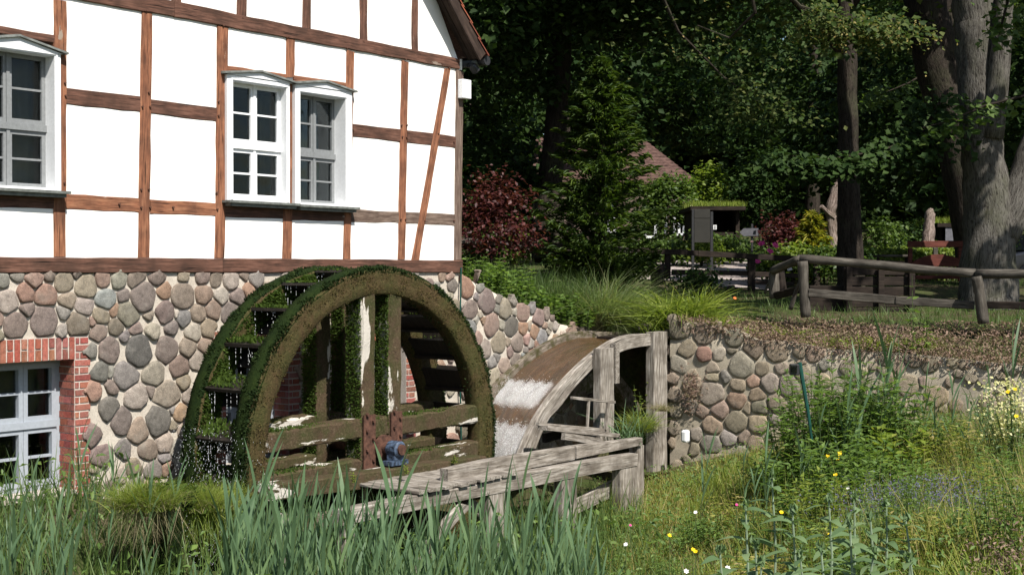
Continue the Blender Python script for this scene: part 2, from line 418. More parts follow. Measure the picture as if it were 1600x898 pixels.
# gravel path
top = [(978, 416), (1040, 411), (1090, 405), (1130, 400), (1168, 398), (1186, 404)]
bot = [(978, 436), (1030, 439), (1085, 443), (1130, 450), (1180, 453), (1216, 456)]
V1 = []; n_ = 24
def along(L, t):
    t *= len(L) - 1; i = min(int(t), len(L) - 2); f = t - i
    return (L[i][0] + (L[i + 1][0] - L[i][0]) * f, L[i][1] + (L[i + 1][1] - L[i][1]) * f)
def pathY(px, py):   # distances read off the slope of the garden
    p = hit_u(px, py); return p
for j in range(9):
    for i in range(n_ + 1):
        a = along(bot, i / n_); b = along(top, i / n_); f = j / 8
        A = pathY(*a); B = pathY(*b); p = A.lerp(B, f); V1.append((p.x, p.y, uz(p.x, p.y) + .02))
mk('gravel_path', V1, [[j * (n_ + 1) + i, j * (n_ + 1) + i + 1, (j + 1) * (n_ + 1) + i + 1, (j + 1) * (n_ + 1) + i] for j in range(8) for i in range(n_)], MAT['gravel'], smooth_=True, kind='structure')
# ------------------------------------------------------------------ mill house
house = thing('mill_house', 'white plastered timber framed mill house on a field stone base', 'house', W(-4, 0, -2))
def prism(poly, o0, o1, pix=True, name=None, m=None, parent=house, inset=0, color=None, sm=False):
    """outline given in photo pixels on the wall (or wall metres) pushed out from o0 to o1"""
    P = [ws(*p) for p in poly] if pix else poly
    c = (sum(p[0] for p in P) / len(P), sum(p[1] for p in P) / len(P))
    b = MB(); fr = []
    for (s, z) in P:
        ds, dz = s - c[0], z - c[1]; L = math.hypot(ds, dz) or 1
        fr.append((s - ds / L * inset, z - dz / L * inset))
    if inset:
        n = len(P); V = [W(s, z, o1) for s, z in fr] + [W(s, z, o1 - inset * .6) for s, z in P] + [W(s, z, o0) for s, z in P]
        Fc = [list(range(n))] + [[i, n + i, n + (i + 1) % n, (i + 1) % n] for i in range(n)] + [[n + i, 2 * n + i, 2 * n + (i + 1) % n, n + (i + 1) % n] for i in range(n)]
        b.add(V, Fc)
    else: b.quadprism([W(s, z, o1) for s, z in P], [W(s, z, o0) for s, z in P])
    return b.build(name, m, parent, color=color) if name else b
def clampd(P): return P
def lerp(a, b, t): return a + (b - a) * t
# post edges: name -> (xl_top, xr_top, ytop, xl_bot, xr_bot, ybot)
POSTS = [(83.2, 104, 0, 83.4, 102, 401.5), (220.5, 237.6, 19, 215, 233, 402.6), (339, 356, 41, 335, 350.3, 403.6),
         (447, 460, 60, 440.5, 455, 404.6), (540.6, 552.8, 79, 536, 547, 405), (627, 637.6, 95, 621, 632.4, 405.6), (712, 723.6, 110, 709, 720, 406.3)]
def px_(i, y, side=.5):
    a = POSTS[i]; t = (y - a[2]) / (a[5] - a[2]); l = lerp(a[0], a[3], t); r = lerp(a[1], a[4], t); return lerp(l, r, side)
def fit(pts, x):
    for (x0, y0), (x1, y1) in zip(pts, pts[1:]):
        if x <= x1 or (x1, y1) == pts[-1]: return y0 + (y1 - y0) * (x - x0) / (x1 - x0)
TBt = [(-60, -62), (270.7, 3), (398.5, 31), (484.8, 46.3), (573, 62), (716.4, 92.6)]
TBb = [(-60, -33), (220, 18), (338, 40), (447, 59.4), (715, 109)]
SLt = [(-60, 401), (720, 406.5)]; SLb = [(-60, 425.8), (720, 425.5)]
def timber_q(name, q, m='timber', o1=.014, kind=None, jit=.0035, ends=0):
    """q: 4 pixel corners: start(a,b) end(a,b) where a,b are the two sides"""
    (a0, b0), (a1, b1) = q
    A0, B0, A1, B1 = [Vector((*ws(*p), 0)) for p in (a0, b0, a1, b1)]
    L = ((A1 + B1) / 2 - (A0 + B0) / 2).length; n = max(3, int(L / .22)); rr = random.Random(hash((round(a0[0]), round(a0[1]))) % 9999)
    V = []; G = []; dep = .10; c = .007; off0 = rr.random() * 40
    for i in range(n + 1):
        t = i / n; A = A0.lerp(A1, t); B = B0.lerp(B1, t); e = (B - A).normalized()
        ja, jb = (rr.uniform(-jit, jit) * 1.6 for _ in range(2)); A = A - e * ja; B = B + e * jb
        hw = (B - A).length / 2
        for (P, k, o) in ((A, 0, -dep), (A, 0, o1 - c), (A, c, o1), (A.lerp(B, .35), 0, o1 + rr.uniform(-.002, .003)), (A.lerp(B, .7), 0, o1 + rr.uniform(-.002, .003)), (B, -c, o1), (B, 0, o1 - c), (B, 0, -dep)):
            q_ = P + e * k; V.append(W(q_.x, q_.y, o)); G.append(Vector((t * L + off0, (q_ - A).length + off0, o)))
    Fc = []
    for i in range(n):
        for k in range(7): Fc.append([8 * i + k, 8 * i + k + 1, 8 * (i + 1) + k + 1, 8 * (i + 1) + k])
    Fc += [list(range(8)), [8 * n + k for k in range(7, -1, -1)]]
    return mk(name, V, Fc, MAT[m], house, attrs={'gc': ('FLOAT_VECTOR', [tuple(g) for g in G])})
def half_post(xl0, xr0, y0, xl1, xr1, y1): timber_q('post', (((xl0, y0), (xr0, y0 + 2)), ((xl1, y1), (xr1, y1))), 'timber', .014)
half_post(447, 460, 59, 446.5, 459.5, 121); half_post(449.5, 456, 124, 449.3, 455.7, 320); half_post(442, 456, 323, 440.5, 455, 404)
for i in (0, 1, 2, 4, 5, 6):
    a = POSTS[i]; m = ['timber', 'timber', 'timber', 'timber', 'timbergrey' if 0 else 'timber', 'timber', 'timbergrey'][i]
    yt = a[2]; yb = a[5]
    timber_q('post', (((px_(i, yt, 0), yt - 1), (px_(i, yt, 1), yt + 3)), ((a[3], yb - .5), (a[4], yb - .5))), m, .014)
# wide upper post continues above the beam
for (l0, r0, l1, r1, yb) in ((371, 385.5, 369.5, 385, 26), (473, 486, 472, 485, 45), (562, 574, 561.5, 573.5, 62), (643.8, 653.8, 642.5, 652.5, 78), (268, 284, 267, 283, 3), (150, 168, 149, 167, -20)):
    timber_q('post', (((l0, yb - 140), (r0, yb - 138)), ((l1, yb - 1), (r1, yb + 2))), 'timberdk', .012)
def rail(name, t, bt, x0, x1, m='timber', o=.011):
    timber_q(name, (((x0, fit(t, x0)), (x0, fit(bt, x0))), ((x1, fit(t, x1)), (x1, fit(bt, x1)))), m, o)
rail('top_beam', TBt, TBb, -60, 270, 'timberdk', .03); rail('top_beam', TBt, TBb, 270.4, 716, 'timberdk', .03)
rail('sill_beam', SLt, SLb, -60, 345, 'timberdk', .035); rail('sill_beam', SLt, SLb, 345.4, 720, 'timberdk', .035)
RL = [  # (top, bottom, x0, x1, material)
    ([(0, 41), (83, 55)], [(0, 53), (83, 67)], -60, 84, 'timberdk'),
    ([(104, 138), (220, 151.6)], [(104, 163.4), (220, 175.4)], 103, 219, 'timberdk'),
    ([(236, 155.4), (338, 168.4)], [(236, 178.4), (338, 190)], 235.5, 338, 'timberdk'),
    ([(356, 103.4), (446, 115.8)], [(356, 117), (446, 130)], 355, 447, 'timber'),
    ([(459, 118), (541, 130)], [(459, 132), (541, 144)], 458, 541, 'timber'),
    ([(552, 193.4), (627, 202.7)], [(552, 214), (627, 222)], 551, 626.5, 'timberdk'),
    ([(637, 203.5), (712, 213.7)], [(637, 223.3), (712, 230.9)], 636, 712, 'timberdk'),
    ([(-60, 302), (84, 305)], [(-60, 324), (84, 325.8)], -60, 84, 'timberdk'),
    ([(104, 303), (217, 309.8)], [(104, 327.7), (217, 332)], 102.8, 217, 'timber'),
    ([(235, 311.8), (337, 317.9)], [(235, 334), (337, 338)], 234, 337, 'timber'),
    ([(351, 319), (441, 324)], [(351, 339.6), (441, 341)], 351, 441.5, 'timberdk'),
    ([(456, 325), (538, 329)], [(456, 344), (538, 346)], 455.5, 537.5, 'timberdk'),
    ([(549, 327), (623, 331)], [(549, 346.8), (623, 348.6)], 548, 623, 'timbergrey'),
    ([(634, 331.5), (710, 335)], [(634, 349.6), (710, 352.3)], 633, 710, 'timbergrey')]
for r in RL: rail('rail', *r)
timber_q('brace', (((694, 107), (703, 108.5)), ((642.5, 406), (653.5, 406))), 'timber', .021)
# oak pegs
pg = MAT['timberdk']
for (x, y) in ((228, 17), (348, 40), (378, 28), (447, 58), (480, 48), (541, 75), (567, 65), (633, 93), (648, 82), (701, 107), (232, 145), (222, 167), (234, 167), (101, 130), (102, 150), (341, 159), (341, 181),
               (551, 203), (627, 196), (635, 196), (628, 214), (635, 215), (684, 209), (709, 222), (220, 296), (232, 296), (220, 324), (234, 324), (186, 319), (270, 324), (338, 301), (339, 327), (100, 286), (626, 343), (633, 343), (663, 345), (709, 345)):
    c = wpt(x, y, .012); a = U; b = Z; V = []
    for o, r in ((0, .013), (.022, .012)):
        for k in range(6): V.append(c + NO * o + a * math.cos(k * 1.047) * r + b * math.sin(k * 1.047) * r)
    mk('peg', V, [[6, 7, 8, 9, 10, 11]] + [[k, (k + 1) % 6, 6 + (k + 1) % 6, 6 + k] for k in range(6)], pg, house)

# infill panels
def panel(poly):
    P = [ws(*p) for p in poly]; n = 4; V = []; rr = rnd
    # subdivided, slightly cushioned front
    N = 8
    if len(P) != 4: return prism(poly, -.1, 0, True, 'plaster_panel', MAT['plaster'])
    for j in range(N + 1):
        for i in range(N + 1):
            u, v = i / N, j / N
            s = lerp(lerp(P[0][0], P[1][0], u), lerp(P[3][0], P[2][0], u), v); z = lerp(lerp(P[0][1], P[1][1], u), lerp(P[3][1], P[2][1], u), v)
            e = min(u, 1 - u, v, 1 - v); o = -.004 + .010 * min(1, e * 7) + .004 * fbm((s, z, 0), 2.5)
            V.append(W(s, z, o))
    Fc = [[j * (N + 1) + i, (j + 1) * (N + 1) + i, (j + 1) * (N + 1) + i + 1, j * (N + 1) + i + 1] for j in range(N) for i in range(N)]
    k = len(V); V += [W(*p, -.1) for p in P]
    cr = [0, N, (N + 1) * (N + 1) - 1, (N + 1) * N]
    for a_ in range(4): b_ = (a_ + 1) % 4; Fc.append([cr[a_], k + a_, k + b_, cr[b_]])
    return mk('plaster_panel', V, Fc, MAT['plaster'], house, smooth_=True)
def xe(i, y): return -60 if i < 0 else px_(i, y, .5)
def cell(i0, t, b, i1):
    """panel between post i0 and i1, between lines t and b (lists of points)"""
    g = lambda i, L: (xe(i, fit(L, xe(i, 200))), fit(L, xe(i, 200)))
    panel([g(i0, t), g(i1, t), g(i1, b), g(i0, b)])
mid = lambda A, B: [(x, (fit(A, x) + fit(B, x)) / 2) for x in (A[0][0], A[-1][0])]
midF = lambda A, B: [(x, (fit(A, x) + fit(B, x)) / 2) for x in (-60, 105, 220, 340, 450, 545, 632, 716)]
TB = midF(TBt, TBb); SL = midF(SLt, SLb)
m = lambda k: mid(RL[k][0], RL[k][1])
cell(-1, TB, m(0), 0); cell(-1, m(7), SL, 0)
cell(0, TB, m(1), 1); cell(0, m(1), m(8), 1); cell(0, m(8), SL, 1)
cell(1, TB, m(2), 2); cell(1, m(2), m(9), 2); cell(1, m(9), SL, 2)
cell(2, TB, m(3), 3); cell(2, m(10), SL, 3); cell(3, TB, m(4), 4); cell(3, m(11), SL, 4)
cell(4, TB, m(5), 5); cell(4, m(5), m(12), 5); cell(4, m(12), SL, 5)
cell(5, TB, m(6), 6); cell(5, m(6), m(13), 6); cell(5, m(13), SL, 6)
ux = [-60, 159, 275.5, 378, 479.5, 568, 648]
for a_, b_ in zip(ux, ux[1:]):
    panel([(a_, fit(TB, a_) - 140), (b_, fit(TB, b_) - 140), (b_, fit(TB, b_)), (a_, fit(TB, a_))])
panel([(648, -62), (660, -62), (716, 94), (648, fit(TB, 648))])
# stub of white plaster at the corner under the gutter, shut box of the house behind
prism([(716, 92.5), (722, 93), (722, 110), (716, 109)], -.1, .0, True, 'plaster_panel', MAT['plaster'])
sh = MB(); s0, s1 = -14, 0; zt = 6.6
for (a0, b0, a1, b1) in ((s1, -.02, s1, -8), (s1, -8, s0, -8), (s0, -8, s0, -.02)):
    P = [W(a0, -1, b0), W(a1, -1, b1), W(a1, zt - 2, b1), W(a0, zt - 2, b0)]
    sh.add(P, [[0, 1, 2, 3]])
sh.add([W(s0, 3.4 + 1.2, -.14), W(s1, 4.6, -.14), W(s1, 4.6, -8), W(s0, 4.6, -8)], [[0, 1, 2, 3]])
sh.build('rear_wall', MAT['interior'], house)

# ---- windows
def rect_bar(b, s0, s1, z0, z1, o0, o1): b.box(W((s0 + s1) / 2, (z0 + z1) / 2, (o0 + o1) / 2), U, Z, NO, (s1 - s0) / 2, (z1 - z0) / 2, (o1 - o0) / 2)
def window(out, inn, hood, rec, m, tilt=0, curtain=None, sillpx=None, cols=2):
    """out/inn: pixel boxes (x0,y0top,x1,y1bot taken mid-height) of the outer frame and the opening; rec = recess depth"""
    s0 = ws(out[0], 220)[0]; s1 = ws(out[2], 220)[0]
    zt = ws(out[0], out[1])[1]; zb = ws((out[0] + out[2]) / 2, out[3])[1]
    i0 = ws(inn[0], 220)[0]; i1 = ws(inn[2], 220)[0]; jt = ws((inn[0] + inn[2]) / 2, inn[1])[1]; jb = ws((inn[0] + inn[2]) / 2, inn[3])[1]
    f = MB(); F1 = .055; B0 = -rec - .06
    for (a, b_, c, d) in ((s0, i0, zb, zt), (i1, s1, zb, zt), (i0, i1, jt, zt), (i0, i1, zb, jb)): rect_bar(f, a, b_, c, d, B0, F1)
    # thin fillet moulding round the opening
    for (a, b_, c, d) in ((i0 - .03, i0 - .012, jb - .03, jt + .03), (i1 + .012, i1 + .03, jb - .03, jt + .03), (i0 - .012, i1 + .012, jt + .012, jt + .03)): rect_bar(f, a, b_, c, d, F1, F1 + .01)
    fr = f.build('window', MAT['white_paint'], house)
    # hood: shallow gable board + lead cap
    hx0 = ws(hood[0], 220)[0]; hx1 = ws(hood[2], 220)[0]; hz0 = zt + .005; pk = hood[3]
    hm = (hx0 + hx1) / 2
    hb = MB(); hb.quadprism([W(hx0 + .03, hz0, F1 + .012), W(hm, hz0 + pk, F1 + .012), W(hx1 - .03, hz0, F1 + .012)], [W(hx0 + .03, hz0, -.02), W(hm, hz0 + pk, -.02), W(hx1 - .03, hz0, -.02)])
    hb.build('window_hood', MAT['white_paint'], fr)
    hc = MB(); t = .022
    for (a, za, b_, zb_) in ((hx0 - .02, hz0, hm, hz0 + pk), (hm, hz0 + pk, hx1 + .02, hz0)):
        hc.quadprism([W(a, za, .10), W(b_, zb_, .10), W(b_, zb_ + t, .095), W(a, za + t, .095)], [W(a, za, -.01), W(b_, zb_, -.01), W(b_, zb_ + t + .012, -.01), W(a, za + t + .012, -.01)])
    hc.build('hood_flashing', MAT['zinc'], fr)
    sb = MB(); rect_bar(sb, hx0 - .01, hx1 + .0, zb - .03, zb - .002, -.02, .16); rect_bar(sb, hx0 + .03, hx1 - .03, zb - .065, zb - .03, -.02, .12)
    sb.build('window_sill', MAT['zinc'], fr)
    # casements
    cs = MB(); pn = []; e = .045; o1 = -rec; o0 = o1 - .045; mw = .03
    ci0, ci1, cb, ct = i0, i1, jb, jt
    zm = cb + (ct - cb) * .455
    def sash(a, b_, c, d, rows):
        w_ = e
        for q in ((a, a + w_, c, d), (b_ - w_, b_, c, d), (a + w_, b_ - w_, c, c + w_), (a + w_, b_ - w_, d - w_, d)): rect_bar(cs, *q, o0, o1)
        for k in range(1, rows):
            zz = c + w_ + (d - c - 2 * w_) * k / rows; rect_bar(cs, a + w_, b_ - w_, zz - .011, zz + .011, o0 + .006, o1 - .004)
        for k in range(rows):
            za = c + w_ + (d - c - 2 * w_) * k / rows; zb2 = c + w_ + (d - c - 2 * w_) * (k + 1) / rows; pn.append((a + w_, b_ - w_, za, zb2))
    cm = (ci0 + ci1) / 2
    for (a, b_) in ((ci0, cm - .003), (cm + .003, ci1)):
        sash(a, b_, cb, zm - .035, 2); sash(a, b_, zm + .035, ct, 2)
    rect_bar(cs, ci0, ci1, zm - .0345, zm + .0345, o0, o1 + .025)
    rect_bar(cs, cm - .018, cm + .018, cb, zm - .035, o1, o1 + .014); rect_bar(cs, cm - .018, cm + .018, zm + .035, ct, o1, o1 + .014)
    c_o = cs.build('casement', m, fr)
    objs = [c_o]
    for (a, b_, c, d) in pn:
        p = MB(); rect_bar(p, a, b_, c, d, o0 + .014, o0 + .018); objs.append(p.build('pane', MAT['glass'], fr))
    if tilt:
        piv = W(ci1, 0, o1); Mx = Matrix.Translation(piv) @ Matrix.Rotation(tilt, 4, 'Z') @ Matrix.Translation(-piv)
        for o in objs:
            L = WL[o.name]; o.data.transform(Matrix.Translation(-L) @ Mx @ Matrix.Translation(L))
    bk = MB(); rect_bar(bk, i0 - .6, i1 + .6, jb - .5, jt + .4, -rec - 1.6, -rec - 1.55); bk.build('room_wall', MAT['interior'], fr)
    if curtain:
        V = []; n = 30
        for i in range(n + 1):
            s_ = i0 - .02 + (i1 - i0 + .04) * i / n; o_ = -rec - .16 + .02 * math.sin(i * 1.3) + .008 * math.sin(i * 3.1)
            if tilt: o_ -= .35
            V += [W(s_, jb - .03, o_), W(s_, jt + .02, o_)]
        mk('curtain', V, [[2 * i, 2 * i + 2, 2 * i + 3, 2 * i + 1] for i in range(n)], curtain, fr, smooth_=True)
    return fr
window((-52, 66, 90.5, 295.5), (-41, 80, 81, 291), (-54, 0, 97, .11), .11, MAT['shade_paint'], 0, MAT['curtain'])
window((350, 117, 448, 315.5), (359.5, 133, 443, 310), (346, 0, 455.5, .075), .06, MAT['white_paint'])
window((456.5, 132.5, 545.5, 322), (464.5, 150, 535.5, 318), (456, 0, 549, .075), .15, MAT['shade_paint'], R(4), MAT['curtain'])

# ---- roof verge
v0 = ws(728, 94); v1 = ws(679, 0); dv = (Vector((*v1, 0)) - Vector((*v0, 0))).normalized()
A = Vector((*v0, 0)) - dv * .0; B = A + dv * 3.2
nrm = Vector((dv.y, -dv.x, 0));  nrm = nrm if nrm.x > 0 else -nrm
def RW(p, o): return W(p.x, p.y, o)
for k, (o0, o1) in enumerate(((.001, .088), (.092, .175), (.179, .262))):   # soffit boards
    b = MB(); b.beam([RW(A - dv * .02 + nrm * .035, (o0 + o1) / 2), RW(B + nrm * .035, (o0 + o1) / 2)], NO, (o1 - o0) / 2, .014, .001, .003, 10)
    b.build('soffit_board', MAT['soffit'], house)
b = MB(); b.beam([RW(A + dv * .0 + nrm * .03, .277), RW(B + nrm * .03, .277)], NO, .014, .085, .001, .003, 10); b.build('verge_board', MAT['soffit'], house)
b = MB(); b.quadprism([RW(A + nrm * .055, -8.2), RW(A + nrm * .10, -8.2), RW(A + nrm * .10, .262), RW(A + nrm * .055, .262)], [RW(B + nrm * .055, -8.2), RW(B + nrm * .10, -8.2), RW(B + nrm * .10, .262), RW(B + nrm * .055, .262)])
b.build('roof', MAT['timberdk'], house)
roof = KIDS[house.name][-1]
tl = None
for i in range(12):
    for j in range(5):
        p = A + dv * (i * .27 - .06) + nrm * (.112 + .0 * i)
        q = p + dv * .33 + nrm * -.0
        o = .31 - j * .21
        b = MB(); n = 6; V = []
        for a_, base in ((p + nrm * .03, 0), (q, 0)):
            for k in range(n + 1): V.append(RW(a_ + nrm * (.028 * math.sin(math.pi * k / n)), o - .21 * k / n))
        for a_, base in ((p + nrm * .015, 0), (q - nrm * .015, 0)):
            for k in range(n + 1): V.append(RW(a_ + nrm * (.028 * math.sin(math.pi * k / n)), o - .21 * k / n))
        m1 = n + 1; Fc = []
        for k in range(n): Fc += [[k, k + 1, m1 + k + 1, m1 + k], [2 * m1 + k + 1, 2 * m1 + k, 3 * m1 + k, 3 * m1 + k + 1], [k, 2 * m1 + k, 2 * m1 + k + 1, k + 1]]
        Fc += [[0, m1, 3 * m1, 2 * m1], [n, 2 * m1 + n, 3 * m1 + n, m1 + n]]
        c = rnd.choice([(.30, .085, .05), (.36, .11, .06), (.24, .07, .045)])
        mk('roof_tile', V, Fc, MAT['tile'], roof, color=c)
# gutter end, downpipe-ish elbow, white box
g = MB(); gp = RW(A + nrm * .12 - dv * .12, .25); g.tube([gp, gp - NO * 7.5], .07, 14); g.build('gutter', MAT['dark_metal'], house)
# lamp + sensor on the corner
lamp = thing('wall_lamp', 'small black outdoor lamp fixed under the gutter at the house corner', 'lamp', wpt(738, 103, .02))
q = MB(); c = wpt(729, 103, .03); q.box(c, U, Z, NO, .05, .025, .03); q.tube([c, wpt(737, 106, .1)], .018, 8); q.build('bracket', MAT['dark_metal'], lamp)
q = MB(); c = wpt(740, 108, .1); q.tube([c + Z * .05 - U * .07, c + Z * .03 - U * .02, c - Z * .02 + U * .05], [.035, .06, .065], 12); q.build('lamp_head', MAT['dark_metal'], lamp)
q = MB(); c = wpt(743, 99, .08); q.tube([c - U * .04, c + U * .06], [.045, .05], 12); q.build('lamp_head', MAT['zinc'], lamp)
bx = thing('junction_box', 'white plastic box mounted on the corner post below the lamp', 'box', wpt(723, 140, .03))
q = MB(); p0 = ws(716.5, 124, .03); p1 = ws(730, 156, .03); sI = (p0[0] + p1[0]) / 2; zI = (p0[1] + p1[1]) / 2
q.box(W(sI, zI, .06), U, Z, NO, (p1[0] - p0[0]) / 2, (p0[1] - p1[1]) / 2, .05); o = q.build('box_body', MAT['white_paint'], bx)
md = o.modifiers.new('bev', 'BEVEL'); md.width = .012; md.segments = 2
hs = thing('garden_hose', 'thin green hose hanging down the corner of the stone base', 'hose', wpt(719, 540, .05))
q = MB(); q.tube([wpt(719.5 + math.sin(y * .02) * 1.2, y, .05) for y in range(418, 700, 20)], .012, 7); q.build('hose_line', MAT['green_hose'], hs)

# ------------------------------------------------------------------ stone and brick masonry
PAL = dict(t=(176, 158, 132), c=(205, 190, 170), p=(190, 150, 132), s=(176, 120, 96), o=(190, 140, 100), g=(148, 144, 138), d=(92, 92, 88),
           k=(74, 84, 76), m=(138, 112, 106), b=(136, 114, 98), u=(110, 88, 84), w=(214, 204, 188), l=(150, 155, 158), r=(188, 104, 92), y=(166, 146, 120), v=(120, 116, 92))
BL = .46; G_MIX = (.42, .37, .32)
def pcol(ch, rr, k=.56):
    c = lin(PAL[ch]); g_ = G_MIX; c = tuple(lerp(x, y, BL) for x, y in zip(c, g_)); j = rr.uniform(.8, 1.15); return tuple(min(.6, x * j * k * rr.uniform(.96, 1.04)) for x in c)
def clip_poly(P, n, d):
    out = []
    for i in range(len(P)):
        a, b = P[i], P[(i + 1) % len(P)]; da = n[0] * a[0] + n[1] * a[1] - d; db = n[0] * b[0] + n[1] * b[1] - d
        if da <= 0: out.append(a)
        if da * db < 0: t = da / (da - db); out.append((a[0] + (b[0] - a[0]) * t, a[1] + (b[1] - a[1]) * t))
    return out
def inside(P, x, y):
    c = False; n = len(P)
    for i in range(n):
        (x0, y0), (x1, y1) = P[i], P[(i + 1) % n]
        if (y0 > y) != (y1 > y) and x < (x1 - x0) * (y - y0) / (y1 - y0) + x0: c = not c
    return c
def pdist(P, x, y):
    best = 9
    for i in range(len(P)):
        (x0, y0), (x1, y1) = P[i], P[(i + 1) % len(P)]; dx, dy = x1 - x0, y1 - y0; L = dx * dx + dy * dy or 1e-9
        t = max(0, min(1, ((x - x0) * dx + (y - y0) * dy) / L)); best = min(best, math.hypot(x - x0 - dx * t, y - y0 - dy * t))
    return best
def masonry(parent, region, holes, seeds, toW, rr, avg=.125, gap=.002, cap=300, palette='tcpsogmbuylcwg', proud=.036, k=.76, flat=.6):
    """seeds: (a, b, ra, rb, colour letter) in wall metres; the rest is filled at random."""
    S = [(a, b, (ra + rb) / 2, ra / max(rb, .01), ch, 1) for a, b, ra, rb, ch in seeds]
    xs_ = [p[0] for p in region]; ys_ = [p[1] for p in region]
    ok = lambda x, y, m_: inside(region, x, y) and pdist(region, x, y) > m_ and all(not inside(h, x, y) and pdist(h, x, y) > m_ for h in holes)
    for _ in range(9000):
        x = rr.uniform(min(xs_), max(xs_)); y = rr.uniform(min(ys_), max(ys_)); r = avg * rr.choice((.45, .6, .8, 1, 1, 1.2, 1.35))
        if not ok(x, y, r * .45): continue
        if all(math.hypot(x - q[0], y - q[1]) > (r + q[2]) * .72 for q in S): S.append((x, y, r, rr.uniform(.8, 1.4), rr.choice(palette), 0))
    for _ in range(9000):
        x = rr.uniform(min(xs_), max(xs_)); y = rr.uniform(min(ys_), max(ys_)); r = avg * rr.uniform(.28, .5)
        if not ok(x, y, r * .6): continue
        if all(math.hypot(x - q[0], y - q[1]) > r * .95 + q[2] * .93 for q in S): S.append((x, y, r, rr.uniform(.8, 1.4), rr.choice(palette), 0))
    n = 0
    for i, (x, y, r, asp, ch, ex) in enumerate(S):
        if n >= cap: break
        e = r * 2.3; P = [(x + e * math.cos(t * math.pi / 8) * math.sqrt(asp), y + e * math.sin(t * math.pi / 8) / math.sqrt(asp)) for t in range(16)]
        for j, q in enumerate(S):
            if j == i: continue
            dx, dy = q[0] - x, q[1] - y; D = math.hypot(dx, dy)
            if D > 1 or D < 1e-6: continue
            t = .5 + (r * r - q[2] * q[2]) / (2 * D * D); t = min(.8, max(.2, t))
            P = clip_poly(P, (dx / D, dy / D), (x * dx + y * dy) / D + t * D - gap * .8)
            if len(P) < 3: break
        if len(P) < 3: continue
        cx = sum(p[0] for p in P) / len(P); cy = sum(p[1] for p in P) / len(P)
        # resample radially, smooth into a boulder outline
        K = 16; rad = []
        ph = rr.random() * 6; e1, e2 = rr.uniform(.02, .09), rr.uniform(.03, .11)
        for a in range(K):
            an = 2 * math.pi * a / K; dx, dy = math.cos(an), math.sin(an); tb = 2
            for b_ in range(len(P)):
                (x0, y0), (x1, y1) = P[b_], P[(b_ + 1) % len(P)]; ex_, ey = x1 - x0, y1 - y0; den = dx * ey - dy * ex_
                if abs(den) < 1e-9: continue
                t = ((x0 - cx) * ey - (y0 - cy) * ex_) / den; u = ((x0 - cx) * dy - (y0 - cy) * dx) / den
                if t > 0 and -.001 <= u <= 1.001: tb = min(tb, t)
            rad.append(tb if tb < 2 else r)
        sm_ = [(rad[a - 1] + 2 * rad[a] + rad[(a + 1) % K]) / 4 for a in range(K)]
        rad = [max(.012, min(rad[a] * 1.0, rad[a] * .86 + sm_[a] * .16) * (1 - e1 * .4 * (.5 + .5 * math.sin(2 * an_ + ph)) - e2 * .6 * rr.random()) - gap * .3) for a, an_ in ((a, 2 * math.pi * a / K) for a in range(K))]
        mean = sum(rad) / K; rad = [min(q_, mean * 1.5) for q_ in rad]; mean = sum(rad) / K
        if mean < .02: continue
        ok_all = True
        for a in range(K):
            for _t in range(45):
                px = cx + rad[a] * math.cos(2 * math.pi * a / K); py = cy + rad[a] * math.sin(2 * math.pi * a / K)
                if inside(region, px, py) and all(not inside(h, px, py) for h in holes): break
                rad[a] *= .965
        V = []; pr = min(proud * rr.uniform(.6, 1.25), mean * .6); sd = Vector((rr.random() * 90, rr.random() * 90, 0))
        tx, ty = rr.uniform(-.25, .25) * pr, rr.uniform(-.25, .25) * pr
        rings = ((1.0, -.05), (1.0, .0), (.955, .62), (.84, .88), (.5, .98))
        for (f, h) in rings:
            for a in range(K):
                an = 2 * math.pi * a / K; q = rad[a] * f; dx, dy = q * math.cos(an), q * math.sin(an)
                hh = -.05 if h < 0 else h * pr
                if h > 0: hh += (tx * dx + ty * dy) / mean * h + .28 * pr * noise.noise(Vector((dx, dy, 0)) * 15 + sd) + .16 * pr * noise.noise(Vector((dx, dy, 0)) * 50 + sd)
                V.append(toW(cx + dx, cy + dy, hh))
        V.append(toW(cx, cy, pr * (1 + .15 * rr.uniform(-1, 1))))
        Fc = [[g_ * K + a, g_ * K + (a + 1) % K, (g_ + 1) * K + (a + 1) % K, (g_ + 1) * K + a] for g_ in range(4) for a in range(K)]
        Fc += [[4 * K + a, 4 * K + (a + 1) % K, 5 * K] for a in range(K)]
        mk('stone', V, Fc, MAT['stone'], parent, loc='c', smooth_=True, color=pcol(ch, rr, k)); n += 1
    return n

def wall_sheet(name, region_rects, m, parent, toW, o=-.004, step=.12, amp=.006):
    b = MB()
    for (a0, b0, a1, b1) in region_rects:
        na = max(1, int((a1 - a0) / step)); nb = max(1, int((b1 - b0) / step)); V = []
        for j in range(nb + 1):
            for i in range(na + 1):
                x = lerp(a0, a1, i / na); y = lerp(b0, b1, j / nb); V.append(toW(x, y, o + amp * noise.noise(Vector((x, y, 0)) * 6)))
        b.add(V, [[j * (na + 1) + i, j * (na + 1) + i + 1, (j + 1) * (na + 1) + i + 1, (j + 1) * (na + 1) + i] for j in range(nb) for i in range(na)])
    return b.build(name, m, parent, sm=True)

# foundation layout (wall metres). window bays
zTop = ws(300, 426)[1]; zBot = -.55
L1r = ws(116, 600)[0]; L1t = ws(116, 560)[1]; zLin = ws(116, 525.5)[1]
L2l = ws(363, 600)[0]; L2r = ws(449, 600)[0]
